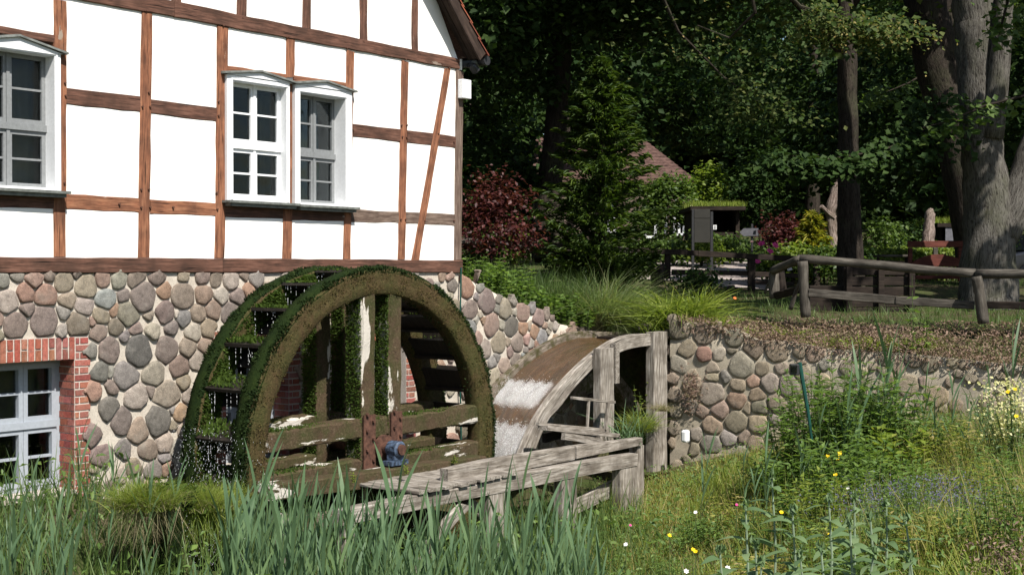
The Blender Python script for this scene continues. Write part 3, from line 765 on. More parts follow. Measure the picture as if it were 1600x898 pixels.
# third bay ends where brick shows at x=629..650
L3r = ws(634, 600)[0]; L3l = L3r - (L2r - L2l) - .25
jam = ws(138, 600)[0] - L1r
zWb = ws(60, 772)[1]
bays = [(L1r - 1.25, L1r), (L2l - .1, L2r + .02), (L3l, L3r)]
found = None
rects = []; cur = -9.3
for (a, b) in bays:
    rects.append((cur, zBot, a, zTop)); rects.append((a, zBot, b, zWb)); rects.append((a, L1t, b, zTop)); cur = b
rects.append((cur, zBot, 0.0, zTop))
found = wall_sheet('foundation_wall', rects, MAT['mortar'], house, W, -.006)
# bricks: jambs and soldier lintels, each one a brick
BR = [(.29, .095, .068), (.33, .115, .085), (.25, .08, .06), (.36, .14, .105)]
bw, bh, bd = .245, .065, .115; crs = .0775
brk_n = 0; brick_parent = house
def brick(s0, s1, z0, z1, o1=.012, o0=-.08, parent=None, side=None):
    rr = rnd; j = lambda: rr.uniform(-.002, .002); b = MB(); c = .004
    b.quadprism([W(s0 + c + j(), z0 + c, o1 + j()), W(s1 - c, z0 + c + j(), o1), W(s1 - c + j(), z1 - c, o1 + j()), W(s0 + c, z1 - c, o1)][::-1], [W(s0, z0, o0), W(s1, z0, o0), W(s1, z1, o0), W(s0, z1, o0)][::-1])
    return b.build('brick', MAT['brick'], parent or found, color=tuple(x * rr.uniform(.85, 1.15) for x in rr.choice(BR)))
holes = []
for bi, (a, b) in enumerate(bays):
    # mortar backing slab for brick zone, bricks proud of it
    left_vis = bi != 0
    n = int((L1t - zWb) / crs) + 2; jw = jam
    zone = [(a - jw, zBot), (b + jw, zBot), (b + jw, zLin), (a - jw, zLin)]
    holes.append([(a - jw * 1.0, zBot), (b + jw * 1.0, zBot), (b + jw * 1.0, zLin + .01), (a - jw * 1.0, zLin + .01)])
    bk = MB()
    for (p0, q0, p1, q1) in ((a - jw, zBot, a + .0, zLin), (b - .0, zBot, b + jw, zLin), (a, L1t, b, zLin)):
        bk.quadprism([W(p0, q0, .004), W(p1, q0, .004), W(p1, q1, .004), W(p0, q1, .004)][::-1], [W(p0, q0, -.3), W(p1, q0, -.3), W(p1, q1, -.3), W(p0, q1, -.3)][::-1])
    bk.build('brick_bed', MAT['brick_mortar'], found)
    for side in (0, 1):
        if bi == 0 and side == 0: continue
        for r_ in range(-3, n + 4):
            z0 = L1t - (r_ + 1) * crs + .37 * 0
            z0 = zLin - (r_ + 4) * crs
            if z0 < zBot: break
            z1 = z0 + bh
            longc = r_ % 2 == 0
            wd = jw * (1.12 if longc else .98)
            if side: e0, e1 = b + .002, b + wd
            else: e0, e1 = a - wd, a - .002
            if z1 > L1t: # beside the lintel
                e0, e1 = (b + .012, b + wd) if side else (a - wd, a - .012)
            w_ = e1 - e0
            if longc: cuts = [e0, e0 + w_ * .5 - .005, e0 + w_ * .5 + .005, e1] if w_ > .28 else [e0, e1]
            else:
                f_ = .33 if side else .67; cuts = [e0, e0 + w_ * f_ - .005, e0 + w_ * f_ + .005, e1]
            for c_ in range(0, len(cuts), 2): brick(cuts[c_], cuts[c_ + 1], z0, z1)
            # reveal face bricks (the side of the opening)
            if side and z1 <= L1t and bi < 2:
                bb = MB(); zz0, zz1 = z0, z1
                for (q0, q1) in (((.0, .11), (.12, .24)) if longc else ((.0, .05), (.06, .18), (.19, .27))):
                    bb = MB(); bb.quadprism([W(b - .008, zz0, -q0), W(b - .008, zz1, -q0), W(b - .008, zz1, -q1), W(b - .008, zz0, -q1)], [W(b + .03, zz0, -q0), W(b + .03, zz1, -q0), W(b + .03, zz1, -q1), W(b + .03, zz0, -q1)])
                    bb.build('brick', MAT['brick'], found, color=tuple(x * rnd.uniform(.85, 1.15) for x in rnd.choice(BR)))
    # soldier course
    s_ = b; k = 0; top_ = zLin - .004; H = zLin - L1t
    while s_ > a - jw * .3:
        w_ = .066
        if k % 2 == 0: brick(s_ - w_, s_, L1t - .008, top_, .016, -.25)
        else:
            f_ = L1t + H * .47; brick(s_ - w_, s_, L1t - .008, f_, .016, -.25); brick(s_ - w_, s_, f_ + .012, top_, .016)
        s_ -= w_ + .0125; k += 1
# basement windows
for bi, (a, b) in enumerate(bays):
    f = MB(); rec = .26; m_ = MAT['grey_paint']; o1 = -rec; o0 = -rec - .06; zt, zb = L1t, zWb
    fw = .05
    for q in ((a, a + fw, zb, zt), (b - fw, b, zb, zt), (a + fw, b - fw, zt - fw, zt), (a + fw, b - fw, zb, zb + fw)): rect_bar(f, *q, o0 - .06, o1)
    fr = f.build('window', m_, house)
    sl_ = MB(); rect_bar(sl_, a + .001, b - .001, zb - .05, zb - .001, -.3, .05); sl_.build('window_sill', MAT['brick_mortar'], fr)
    cs = MB(); w_ = .05; ncol = 2 if (b - a) < .9 else 3; zm = zb + (zt - zb) * .5
    cw = (b - a - 2 * fw) / ncol
    rect_bar(cs, a + fw, b - fw, zm - .035, zm + .035, o0 + .01, o1 + .03)
    pn = []
    for c_ in range(ncol):
        x0 = a + fw + cw * c_ + .002; x1 = x0 + cw - .004
        for (q0, q1) in ((zb + fw, zm - .036), (zm + .036, zt - fw)):
            for q in ((x0, x0 + w_, q0, q1), (x1 - w_, x1, q0, q1), (x0 + w_, x1 - w_, q0, q0 + w_), (x0 + w_, x1 - w_, q1 - w_, q1)): rect_bar(cs, *q, o0, o1 + .01)
            mz = (q0 + q1) / 2; rect_bar(cs, x0 + w_, x1 - w_, mz - .012, mz + .012, o0 + .005, o1 + .004)
            pn += [(x0 + w_, x1 - w_, q0 + w_, mz - .012), (x0 + w_, x1 - w_, mz + .012, q1 - w_)]
    cs.build('casement', m_, fr)
    for q in pn:
        p = MB(); rect_bar(p, *q, o0 + .012, o0 + .016); p.build('pane', MAT['glass'], fr)
    bk = MB(); rect_bar(bk, a - .5, b + .5, zb - .4, zt + .3, -1.7, -1.65); bk.build('room_wall', MAT['interior'], fr)
    if bi == 0:
        V = []
        for i in range(31):
            s2 = a + (b - a) * i / 30; o_ = -rec - .3 + .02 * math.sin(i * 1.7); V += [W(s2, zm - .1, o_), W(s2, zt, o_)]
        mk('curtain', V, [[2 * i, 2 * i + 2, 2 * i + 3, 2 * i + 1] for i in range(30)], MAT['curtain'], fr, smooth_=True)

def sd6(L, sx, ox, oy, f=ws, extra=None):
    out = []
    for (x, y, rx, ry, ch) in L:
        rx, ry = rx * 1.12, ry * 1.12; px, py = x / sx + ox, y / sx + oy
        c = f(px, py); e = f(px + rx / sx, py); g = f(px, py + ry / sx); out.append((c[0], c[1], abs(e[0] - c[0]), abs(g[1] - c[1]), ch))
    return out
A6 = [(180,135,50,33,'p'),(268,128,20,30,'b'),(345,145,55,50,'t'),(463,165,55,60,'t'),(555,135,45,35,'p'),(640,135,40,45,'w'),(728,138,45,38,'b'),(855,130,38,36,'u'),(985,125,40,26,'t'),(1090,122,50,28,'b'),(1160,138,25,42,'b'),(1245,140,48,32,'c'),(1320,108,25,15,'m'),
(90,120,22,20,'g'),(410,108,25,15,'m'),(135,195,48,45,'s'),(245,210,60,55,'s'),(360,240,45,45,'t'),(570,235,65,42,'l'),(670,215,28,38,'u'),(770,225,75,65,'m'),(885,185,40,45,'o'),(985,215,68,65,'y'),(1095,205,42,58,'p'),(1190,215,45,35,'w'),(1150,285,40,50,'p'),(1065,310,32,55,'t'),
(145,295,28,40,'u'),(240,350,78,70,'m'),(340,300,40,35,'g'),(450,275,55,42,'w'),(420,370,68,55,'b'),(85,370,65,62,'u'),(35,245,55,68,'w'),(545,318,50,42,'t'),(690,310,75,38,'v'),(800,322,22,25,'t'),(890,305,65,45,'m'),(995,330,35,50,'l'),(15,150,30,30,'g'),
(630,382,45,35,'b'),(735,395,35,30,'m'),(820,405,42,50,'c'),(918,392,50,30,'d'),(1125,390,40,50,'t'),(1040,410,45,48,'c'),(535,405,32,48,'b'),(665,437,30,22,'g'),(595,508,58,68,'b'),(752,515,84,78,'k'),(900,500,62,70,'m'),(1012,492,48,42,'t'),(1105,488,38,38,'p'),
(480,515,30,55,'g'),(540,620,32,55,'d'),(590,620,14,30,'g'),(680,645,74,70,'g'),(830,640,75,52,'c'),(962,597,58,46,'b'),(1065,560,45,45,'c'),(505,740,45,55,'s'),(608,712,38,40,'b'),(730,760,74,65,'w'),(812,712,42,32,'m'),(900,755,92,52,'c'),(980,675,48,30,'y'),
(590,825,62,65,'d'),(655,885,80,55,'u'),(850,880,92,62,'d'),(970,850,35,55,'o'),(1020,750,24,50,'c'),(930,830,30,25,'g'),
(500,960,45,60,'u'),(555,1075,58,55,'m'),(790,1045,45,60,'b'),(890,1000,50,45,'c'),(905,1135,25,32,'s'),(660,1045,42,50,'g'),(720,1150,50,40,'t'),(960,1030,30,60,'w'),(640,1180,45,40,'c'),(820,1160,45,40,'g')]
seedsA = sd6(A6, 3.454, 0, 400)
B7 = [(1180,220,35,35,'t'),(960,215,40,30,'p'),(900,215,30,30,'p'),(985,300,35,55,'d'),(1100,310,65,110,'o'),(1215,325,42,34,'g'),(1265,435,85,75,'m'),(1425,500,72,55,'t'),(1480,425,45,35,'g'),(1570,510,60,75,'p'),(1300,620,80,80,'p'),(1470,630,62,80,'d'),(1130,500,70,70,'m'),(1365,770,95,50,'t'),(1520,770,60,70,'b'),(1190,740,50,60,'p')]
seedsB = sd6(B7, 5.283, 520, 390)
okA = [s for s in seedsA + seedsB]
regH = [(-9.3, zBot), (-.02, zBot), (-.02, zTop), (-9.3, zTop)]
rA = random.Random(5)
tooth = lambda s: all(not (inside(h, s[0], s[1])) for h in holes)
NA = masonry(found, regH, holes, [s for s in seedsA if tooth(s) and s[0] < -2] + [s for s in seedsB if s[0] < -.05], W, rA, .12)
# ---- garden retaining wall left of the chute (same line as the house)
gw = thing('retaining_wall', 'field stone garden wall running on from the house corner and sloping down to the chute', 'wall', W(.6, 0, 0))
TL = [(-.0, ws(721, 428)[1]), (ws(745, 441)[0], ws(745, 441)[1]), (ws(772, 455)[0], ws(772, 455)[1]), (ws(800, 470)[0], ws(800, 470)[1]), (ws(830, 478)[0], ws(830, 478)[1]), (ws(856, 486)[0], ws(856, 486)[1]), (ws(870, 505)[0], ws(870, 505)[1]), (ws(960, 520)[0], ws(960, 520)[1])]
regG = [(.0, -1.0), (TL[-1][0], -1.0)] + TL[::-1]
V = []; n = 40
for i in range(n + 1):
    s = TL[-1][0] * i / n; zt = fit(TL, s)
    V += [W(s, -1.2, 0), W(s, -.4, -.004), W(s, .3, 0), W(s, (zt + .3) / 2, .004), W(s, zt - .03, -.005), W(s, zt, -.05), W(s, zt - .02, -.4)]
mk('mortar_core', V, [[7 * i + k, 7 * i + k + 1, 7 * i + 7 + k + 1, 7 * i + 7 + k] for i in range(n) for k in range(6)], MAT['mortar'], gw, smooth_=True)
NG = masonry(gw, regG, [], [s for s in seedsB if s[0] > -.05], W, rA, .13)
# ---- right retaining wall
rw = thing('retaining_wall', 'field stone garden wall right of the chute below the log fence', 'wall', WALL_A.lerp(WALL_B, .3))
V = []; n = 60
for i in range(n + 1):
    s = LT * i / n; zt = fit(TR, s)
    V += [Wr(s, -1.2, 0), Wr(s, -.4, -.004), Wr(s, .3, 0), Wr(s, (zt + .3) / 2, .004), Wr(s, zt - .03, -.005), Wr(s, zt, -.05), Wr(s, zt - .02, -.4)]
k0 = len(V); Fw = [[7 * i + k, 7 * i + k + 1, 7 * i + 7 + k + 1, 7 * i + 7 + k] for i in range(n) for k in range(6)]
V += [Wr(0, -1.2, 0), Wr(0, TR[0][1], -.02), Wr(0, TR[0][1], -1.2), Wr(0, -1.2, -1.2)]; Fw.append([k0, k0 + 1, k0 + 2, k0 + 3])
mk('mortar_core', V, Fw, MAT['mortar2'], rw, smooth_=True)
C5 = [(320,385,85,90,'m'),(535,425,75,85,'y'),(770,460,80,65,'v'),(640,400,35,40,'t'),(385,555,75,62,'b'),(530,600,48,65,'r'),(655,600,40,58,'c'),(760,572,38,32,'d'),(930,555,75,70,'y'),(1140,570,85,88,'y'),(1315,580,38,55,'t'),(1450,580,85,52,'p'),(330,680,62,70,'g'),(830,685,118,70,'g'),(1015,722,55,45,'b'),(1170,708,62,38,'m'),(285,800,60,50,'b'),(600,720,50,45,'t'),(705,787,36,45,'l'),(935,828,42,52,'s'),(1085,835,68,72,'g'),(810,860,60,60,'b'),(610,800,60,50,'t'),
 (300,935,62,65,'b'),(590,915,112,70,'g'),(800,975,75,62,'s'),(970,935,72,44,'y'),(670,1060,88,55,'p'),(405,1030,62,55,'g'),(510,1075,55,32,'m'),(990,1035,85,42,'v'),(790,1155,98,68,'v'),(600,1185,80,60,'p'),(990,1175,82,74,'y'),(590,1345,85,68,'g'),(730,1290,65,55,'l'),(950,1330,75,52,'t'),(870,1280,55,42,'m'),(820,1470,105,100,'g'),(1010,1525,48,58,'b'),(1100,1260,60,60,'t'),(1100,1130,40,60,'g'),(600,1480,80,70,'t'),(470,1250,50,50,'g'),(310,1060,48,60,'b')]
seedsC = [(a, b_, c * 1.14, d * 1.14, e) for a, b_, c, d, e in sd6(C5, 5.283, 1000, 440, wr)]
BL = .6; G_MIX = (.44, .375, .29)
regR = [(.02, -.9), (LT, -.9)] + TR[::-1]
NC = masonry(rw, regR, [], [s for s in seedsC if inside(regR, s[0], s[1])], Wr, random.Random(9), .13, palette='tygbmyvctt', k=.74)
# rough quoins on the chute side of the wall end
for i, (z0, h) in enumerate(((1.25, .2), (1.02, .2), (.75, .24), (.5, .22), (.22, .25), (-.05, .24), (-.35, .26))):
    b = MB(); d = rnd.uniform(.25, .36); c = Wr(-.03 + .0, z0, -.15 - d * .2)
    b.box(c, DW, NW, Z, .09, d * .6, h / 2 - .012); o = b.build('stone', MAT['stone'], rw, color=pcol(rnd.choice('bgmy'), rnd, .4))
    md = o.modifiers.new('bev', 'BEVEL'); md.width = .035; md.segments = 3
# ------------------------------------------------------------------ scatter helpers
def leafs(name, C, N, S, m, parent=None, asp=.5, kind=None, rv=None, jitter_n=.6, up=None, loc=None, fold=.15, label=None):
    """C (n,3) centres, N (n,3) preferred normals, S sizes. A leaf is a folded pair of triangles (a kite)."""
    C = np.asarray(C, float); n = len(C)
    N = np.asarray(N, float) + NR.normal(0, jitter_n, (n, 3)); N /= np.linalg.norm(N, axis=1)[:, None] + 1e-9
    T = NR.normal(0, 1, (n, 3)) if up is None else np.asarray(up, float) + NR.normal(0, .35, (n, 3))
    A = T - (T * N).sum(1)[:, None] * N; A /= np.linalg.norm(A, axis=1)[:, None] + 1e-9
    B = np.cross(N, A); S = np.broadcast_to(np.asarray(S, float), (n,))[:, None]
    V = np.empty((n, 4, 3)); V[:, 0] = C - A * S * .5; V[:, 1] = C + B * S * asp * .5 + N * S * fold + A * S * -.05
    V[:, 2] = C + A * S * .5; V[:, 3] = C - B * S * asp * .5 + N * S * fold + A * S * -.05
    r = NR.random(n) if rv is None else rv
    F = np.arange(n * 4).reshape(n, 4)
    Ft = np.concatenate([F[:, [0, 1, 2]], F[:, [0, 2, 3]]])
    o = mk(name, V.reshape(-1, 3), Ft, m, parent, loc, attrs={'rnd': ('FLOAT', np.repeat(np.clip(r, 0, 1), 4))}, kind=kind)
    return o
def blades_arr(P, H, D, Wd, bend, segs=4, tipw=.08, twist=None, belly=0):
    """P roots (n,3), H lengths, D (n,3) initial directions, Wd widths, bend: droop vectors (n,3)"""
    n = len(P); t = np.linspace(0, 1, segs + 1)
    D = D / np.linalg.norm(D, axis=1)[:, None]
    side = np.cross(D, np.array([0, 0, 1.0]) + NR.normal(0, .3, (n, 3))) if twist is None else twist
    side /= np.linalg.norm(side, axis=1)[:, None] + 1e-9
    V = np.empty((n, segs + 1, 2, 3))
    for k, tk in enumerate(t):
        c = P + D * (H * tk)[:, None] + bend * ((H * tk * tk))[:, None]
        wk = Wd * ((1 - tk) ** .7 if belly == 0 else (np.sin(math.pi * min(1, (tk * .82 + .14))) ** .8)) * .5
        wk = np.maximum(wk, Wd * tipw * .5) if k < segs else Wd * .02
        V[:, k, 0] = c - side * wk[:, None]; V[:, k, 1] = c + side * wk[:, None]
    base = (np.arange(n) * (segs + 1) * 2)[:, None]
    F = []
    for k in range(segs): F.append(base + np.array([2 * k, 2 * k + 1, 2 * k + 3, 2 * k + 2])[None, :])
    return V.reshape(-1, 3), np.concatenate(F)
def blades(name, P, H, lean, Wd, m, parent=None, kind=None, segs=4, wind=(0, 0), droop=.25, upd=(0, 0, 1), rv=None, belly=0, loc=None):
    P = np.asarray(P, float); n = len(P); H = np.broadcast_to(np.asarray(H, float), (n,)) * NR.uniform(.6, 1.1, n)
    D = np.array(upd) + np.c_[NR.normal(0, lean, n) + wind[0], NR.normal(0, lean, n) + wind[1], np.zeros(n)]
    hd = D.copy(); hd[:, 2] = 0; bend = hd * droop * .6 + np.c_[np.zeros(n), np.zeros(n), -NR.uniform(.35, 1, n) * droop * .85]
    Wd = np.broadcast_to(np.asarray(Wd, float), (n,)) * NR.uniform(.6, 1.3, n)
    V, F = blades_arr(P, H, D, Wd, bend, segs, belly=belly)
    r = NR.random(n) if rv is None else rv
    return mk(name, V, F, m, parent, loc, smooth_=True, attrs={'rnd': ('FLOAT', np.repeat(r, (segs + 1) * 2))}, kind=kind)
def npw(S, Zc, O):
    """wall coords arrays -> world"""
    return np.outer(np.ones(len(S)), C0) + np.outer(S, U) + np.outer(O, NO) + np.outer(Zc, Z)
nU, nNO = np.array(U), np.array(NO)

# ------------------------------------------------------------------ water wheel
RO, RI = 2.055, 1.755; OF = 1.535; TH = .20; WW = 1.0
wheel = thing('water_wheel', 'large moss covered wooden water wheel with dripping buckets beside the mill wall', 'water wheel', W(SCW, ZCW - RO, OF - .5))
def WP(r, th, o): return W(SCW + r * math.cos(th), ZCW + r * math.sin(th), o)
def rim(name, o0, o1, m):
    N = 96; V = []; G = []
    prof = [(RI, o0), (RI - .005, (o0 + o1) / 2), (RI, o1 - .02), (RI + .02, o1), (RI + .12, o1 + .004), (RI + .17, o1 - .004), (RI + .21, o1 + .004), (RO - .02, o1), (RO, o1 - .02), (RO + .005, (o0 + o1) / 2), (RO, o0)]
    for i in range(N):
        th = 2 * math.pi * i / N
        for (r, o) in prof:
            r2 = r + .014 * noise.noise(Vector((math.cos(th) * 6, math.sin(th) * 6, o * 3 + r * 9))) + .010 * noise.noise(Vector((math.cos(th) * 25, math.sin(th) * 25, r * 9)))
            V.append(WP(r2, th, o + .01 * noise.noise(Vector((th * 14, r * 20, 1))))); G.append((th * 2, r, o))
    k = len(prof)
    Fc = [[i * k + j, i * k + (j + 1) % k, ((i + 1) % N) * k + (j + 1) % k, ((i + 1) % N) * k + j] for i in range(N) for j in range(k)]
    return mk(name, V, Fc, m, wheel, smooth_=True, attrs={'gc': ('FLOAT_VECTOR', G)})
rimF = rim('rim', OF - TH, OF, MAT['moss_face']); rimB = rim('rim', OF - WW, OF - WW + TH, MAT['moss_face'])
for oa, ob in ((OF - TH - .004, OF - .012), (OF - WW + .0, OF - WW + TH - .01)):   # moss bed grown over the outer face of each rim
    N = 120; V = []
    for i in range(N):
        th = 2 * math.pi * i / N
        for (r, o) in ((RO - .035, oa - .003), (RO + .016, oa + .01), (RO + .026, (oa + ob) / 2), (RO + .016, ob - .01), (RO - .05, ob + .016)):
            V.append(WP(r + .014 * noise.noise(Vector((math.cos(th) * 30, math.sin(th) * 30, o * 12))), th, o))
    mk('moss_bed', V, [[i * 5 + j, i * 5 + j + 1, ((i + 1) % N) * 5 + j + 1, ((i + 1) % N) * 5 + j] for i in range(N) for j in range(4)], MAT['moss_dark'], wheel, smooth_=True)
NB = 24
for i in range(NB):
    th = 2 * math.pi * i / NB + .05
    o0, o1 = OF - WW + TH - .02, OF - TH + .02; om = (o0 + o1) / 2
    b = MB(); a0 = WP(RI - .03, th, om); a1 = WP(RI + .12, th, om); a2 = WP(RO - .01, th + .095, om)
    b.beam([a0, a1], NO, (o1 - o0) / 2, .02, .002, .004, 2); b.beam([a1, a2], NO, (o1 - o0) / 2 - .003, .018, .002, .004, 2)
    pad = b.build('paddle', MAT['wet_wood'], wheel)
    b = MB(); pts = [WP(RI + .02, th + .012 + .14 * k / 3, om) for k in range(4)]; b.beam(pts, NO, (o1 - o0) / 2 - .004, .014, .002, .004); b.build('sole_board', MAT['wet_wood'], wheel)
# arms: clasp arms front and back
def arm(kind_, off, o_mid, lo, hi, hw=.108, hd=.125):
    b = MB()
    if kind_ == 'v': p0, p1 = W(SCW + off - .012, ZCW + lo, o_mid), W(SCW + off + .02, ZCW + hi, o_mid); aa = U
    else: p0, p1 = W(SCW + lo, ZCW + off - .01, o_mid), W(SCW + hi, ZCW + off + .02, o_mid); aa = Z
    b.beam([p0, p1], aa, hw, hd, .010, .02, 18); return b.build('arm', MAT['moss_arm'], wheel)
Rr = RI + .05
for (om, dz) in ((OF - .14, 0), (OF - WW + .14, 0)):
    for off in (-.225, .225):
        L = math.sqrt(Rr * Rr - off * off); arm('v', off, om, -L, L)
        for (a, b_) in ((-L, -.335), (-.115, .115), (.335, L)): arm('h', off, om - .004, a, b_)
hub = MB(); hub.tube([W(SCW, ZCW, -.05), W(SCW, ZCW, OF + .22)], .075, 20); hub.build('axle', MAT['rust'], wheel)
hub = MB(); hub.tube([W(SCW, ZCW, OF + .0), W(SCW, ZCW, OF + .05)], .15, 24); hub.build('hub', MAT['rust'], wheel)
pl = MB()
for (dx, dz, hx, hz) in ((-.225, 0, .11, .44), (.225, 0, .11, .44)): pl.box(W(SCW + dx, ZCW + dz, OF + .006), U, Z, NO, hx * .85, hz * .9, .008)
pl.build('hub_plate', MAT['rust'], wheel)
pl = MB()
for k in range(16):
    dx = (-.225 if k % 2 else .225) + (.05 if k % 4 < 2 else -.05); dz = (-.38, -.27, -.12, -.0, .12, .22, .32, .40)[k // 2]
    pl = MB(); pl.tube([W(SCW + dx, ZCW + dz, OF + .01), W(SCW + dx, ZCW + dz, OF + .04)], .02, 6); pl.build('bolt', MAT['rust'], wheel)

# mossy fur on the wheel
def fur_ring(n, rlo, rhi, o0, o1, radial, nrm_o, S, m, tl=0, thr=(0, 2 * math.pi)):
    th = NR.uniform(*thr, n); r = NR.uniform(rlo, rhi, n); o = NR.uniform(o0, o1, n)
    P = npw(SCW + r * np.cos(th), ZCW + r * np.sin(th), o)
    Nn = (np.outer(np.cos(th), nU) + np.outer(np.sin(th), [0, 0, 1])) * radial + nNO * nrm_o
    return P, Nn, th
def furmesh(name, lst, S, m, kind='stuff'):
    P = np.concatenate([a[0] for a in lst]); Nn = np.concatenate([a[1] for a in lst])
    cl = np.array([noise.noise(Vector(p) * 5) + .5 * noise.noise(Vector(p) * 14) for p in P]); kp = cl > -.62; P, Nn, cl = P[kp], Nn[kp], cl[kp]
    P = P + Nn * (NR.uniform(-.012, .012, (len(P), 1)) + cl[:, None] * .035)
    return leafs(name, P, np.cross(Nn, NR.normal(0, 1, Nn.shape)), NR.uniform(.6, 1.3, len(P)) * S, m, wheel, .55, kind, up=Nn, jitter_n=.5)
furmesh('moss', [fur_ring(26000, RO - .01, RO + .015, OF - TH, OF, 1, 0, 0, 0), fur_ring(19000, RO - .01, RO + .015, OF - WW, OF - WW + TH, 1, 0, 0, 0),
                 fur_ring(3500, RO - .05, RO, OF - .005, OF + .01, .8, .6, 0, 0), fur_ring(3000, RI - .02, RI + .04, OF - TH, OF - .04, -1, 0, 0, 0),
                 fur_ring(3000, RI - .02, RI + .04, OF - WW, OF - WW + TH, -1, 0, 0, 0)], .034, MAT['moss_leaf'])
furmesh('moss', [fur_ring(9000, RI + .02, RO - .03, OF - WW + TH - .005, OF - WW + TH + .012, 0, 1, 0, 0, thr=(1.3, 3.6))], .05, MAT['moss_bright'])
furmesh('moss', [fur_ring(9000, RI, RO - .03, OF - .005, OF + .006, 0, 1, 0, 0), fur_ring(3000, RI, RO, OF - WW + TH, OF - WW + TH + .006, 0, 1, 0, 0)], .022, MAT['moss_olive'])
# bright moss pads on the outer bucket boards
Pl = []; Nl = []
for i in range(NB):
    th = 2 * math.pi * i / NB + .05; n = 260
    t = NR.uniform(.0, 1, n); o = NR.uniform(OF - WW + TH, OF - TH - .22 * 0, n)
    keep = NR.random(n) < np.clip(1.25 - (o - (OF - WW + TH)) / .62 * 1.1 , .08, 1)
    t, o = t[keep], o[keep]; r = RI + .12 + (RO - .01 - RI - .12) * t; a = th + .095 * t - .012
    Pl.append(npw(SCW + r * np.cos(a), ZCW + r * np.sin(a), o)); Nl.append(np.outer(-np.cos(a - 1.2), -nU) * -1 + np.outer(np.sin(a - 1.2), [0, 0, 1.0]))
Pl = np.concatenate(Pl); Nl = np.concatenate(Nl)
leafs('moss', Pl + Nl * .03, np.cross(Nl, NR.normal(0, 1, Nl.shape)), NR.uniform(.04, .08, len(Pl)), MAT['moss_bright'], wheel, .5, 'stuff', up=Nl, jitter_n=.5)
# moss on tops of the horizontal arms and sides of the upright arms
P = []; Nn = []
for om in (OF - .14, OF - WW + .14):
    for off in (-.225, .225):
        n = 1700; s_ = NR.uniform(-Rr, Rr, n); P.append(npw(SCW + s_, np.full(n, ZCW + off + .108), om + NR.uniform(-.12, .11, n))); Nn.append(np.tile([0, 0, 1.0], (n, 1)))
        n = 2600; z_ = NR.uniform(-.8, Rr, n); P.append(npw(np.full(n, SCW + off - .112), ZCW + z_, om + NR.uniform(-.12, .12, n))); Nn.append(np.tile(-nU, (n, 1)))
P = np.concatenate(P); Nn = np.concatenate(Nn)
leafs('moss', P, np.cross(Nn, NR.normal(0, 1, Nn.shape)), NR.uniform(.025, .05, len(P)), MAT['moss_bright'], wheel, .5, 'stuff', up=Nn, jitter_n=.5)
# drips below the buckets, drops at the left foot of the wheel
def drops(name, P, L, wd, parent):
    n = len(P); A = np.array([0, 0, 1.0]); a = NR.uniform(0, 3.1, n); B = np.c_[np.cos(a), np.sin(a), np.zeros(n)]; Cc = np.cross(B, A)
    L = L[:, None]; wd = wd[:, None]
    V = np.empty((n, 5, 3)); V[:, 0] = P + A * L; V[:, 1] = P + B * wd; V[:, 2] = P - B * wd * .5 + Cc * wd * .87; V[:, 3] = P - B * wd * .5 - Cc * wd * .87; V[:, 4] = P - A * wd
    b = (np.arange(n) * 5)[:, None]; F = np.concatenate([b + np.array(q)[None] for q in ([0, 1, 2], [0, 2, 3], [0, 3, 1], [4, 2, 1], [4, 3, 2], [4, 1, 3])])
    return mk(name, V.reshape(-1, 3), F, MAT['drop'], parent, kind='stuff', smooth_=True)
P = []
for i in range(NB):
    th = (2 * math.pi * i / NB + .05) % (2 * math.pi)
    if not (1.2 < th < 4.0): continue
    for k in range(15):
        o = rnd.uniform(OF - WW + TH + .03, OF - TH); q = WP(RO - .02, th + .095, o)
        if rnd.random() < .7:
            for _ in range(rnd.randint(4, 10)): P.append(q - Z * (.02 + .38 * rnd.random() ** 1.3))
P = np.array([tuple(p) for p in P]); drops('water_drops', P, NR.uniform(.006, .035, len(P)), NR.uniform(.0018, .0036, len(P)), wheel)
n = 3800; th = NR.uniform(math.pi * .93, math.pi * 1.28, n); r = RO * NR.uniform(.84, 1.1, n) ** 1
P = npw(SCW + r * np.cos(th), ZCW + r * np.sin(th) - .1, NR.uniform(OF - WW - .1, OF + .05, n))
drops('water_drops', P, NR.uniform(.004, .02, n), NR.uniform(.0013, .0026, n), wheel)

# bearing block, blue
bb = thing('axle_bearing', 'worn blue iron bearing block holding the wheel axle', 'bearing', W(SCW, ZCW - .2, OF + .2))
q = MB(); q.box(W(SCW, ZCW - .15, OF + .2), U, Z, NO, .14, .025, .07); q.box(W(SCW, ZCW - .08, OF + .2), U, Z, NO, .08, .05, .06); o = q.build('foot', MAT['blue_iron'], bb)
q = MB(); q.tube([W(SCW, ZCW, OF + .11), W(SCW, ZCW, OF + .13), W(SCW, ZCW, OF + .27), W(SCW, ZCW, OF + .285)], [.075, .095, .095, .075], 22); q.build('housing', MAT['blue_iron'], bb, sm=False)
q = MB(); q.tube([W(SCW, ZCW, OF + .28), W(SCW, ZCW, OF + .31)], [.062, .06], 22); q.build('cap', MAT['rust'], bb)

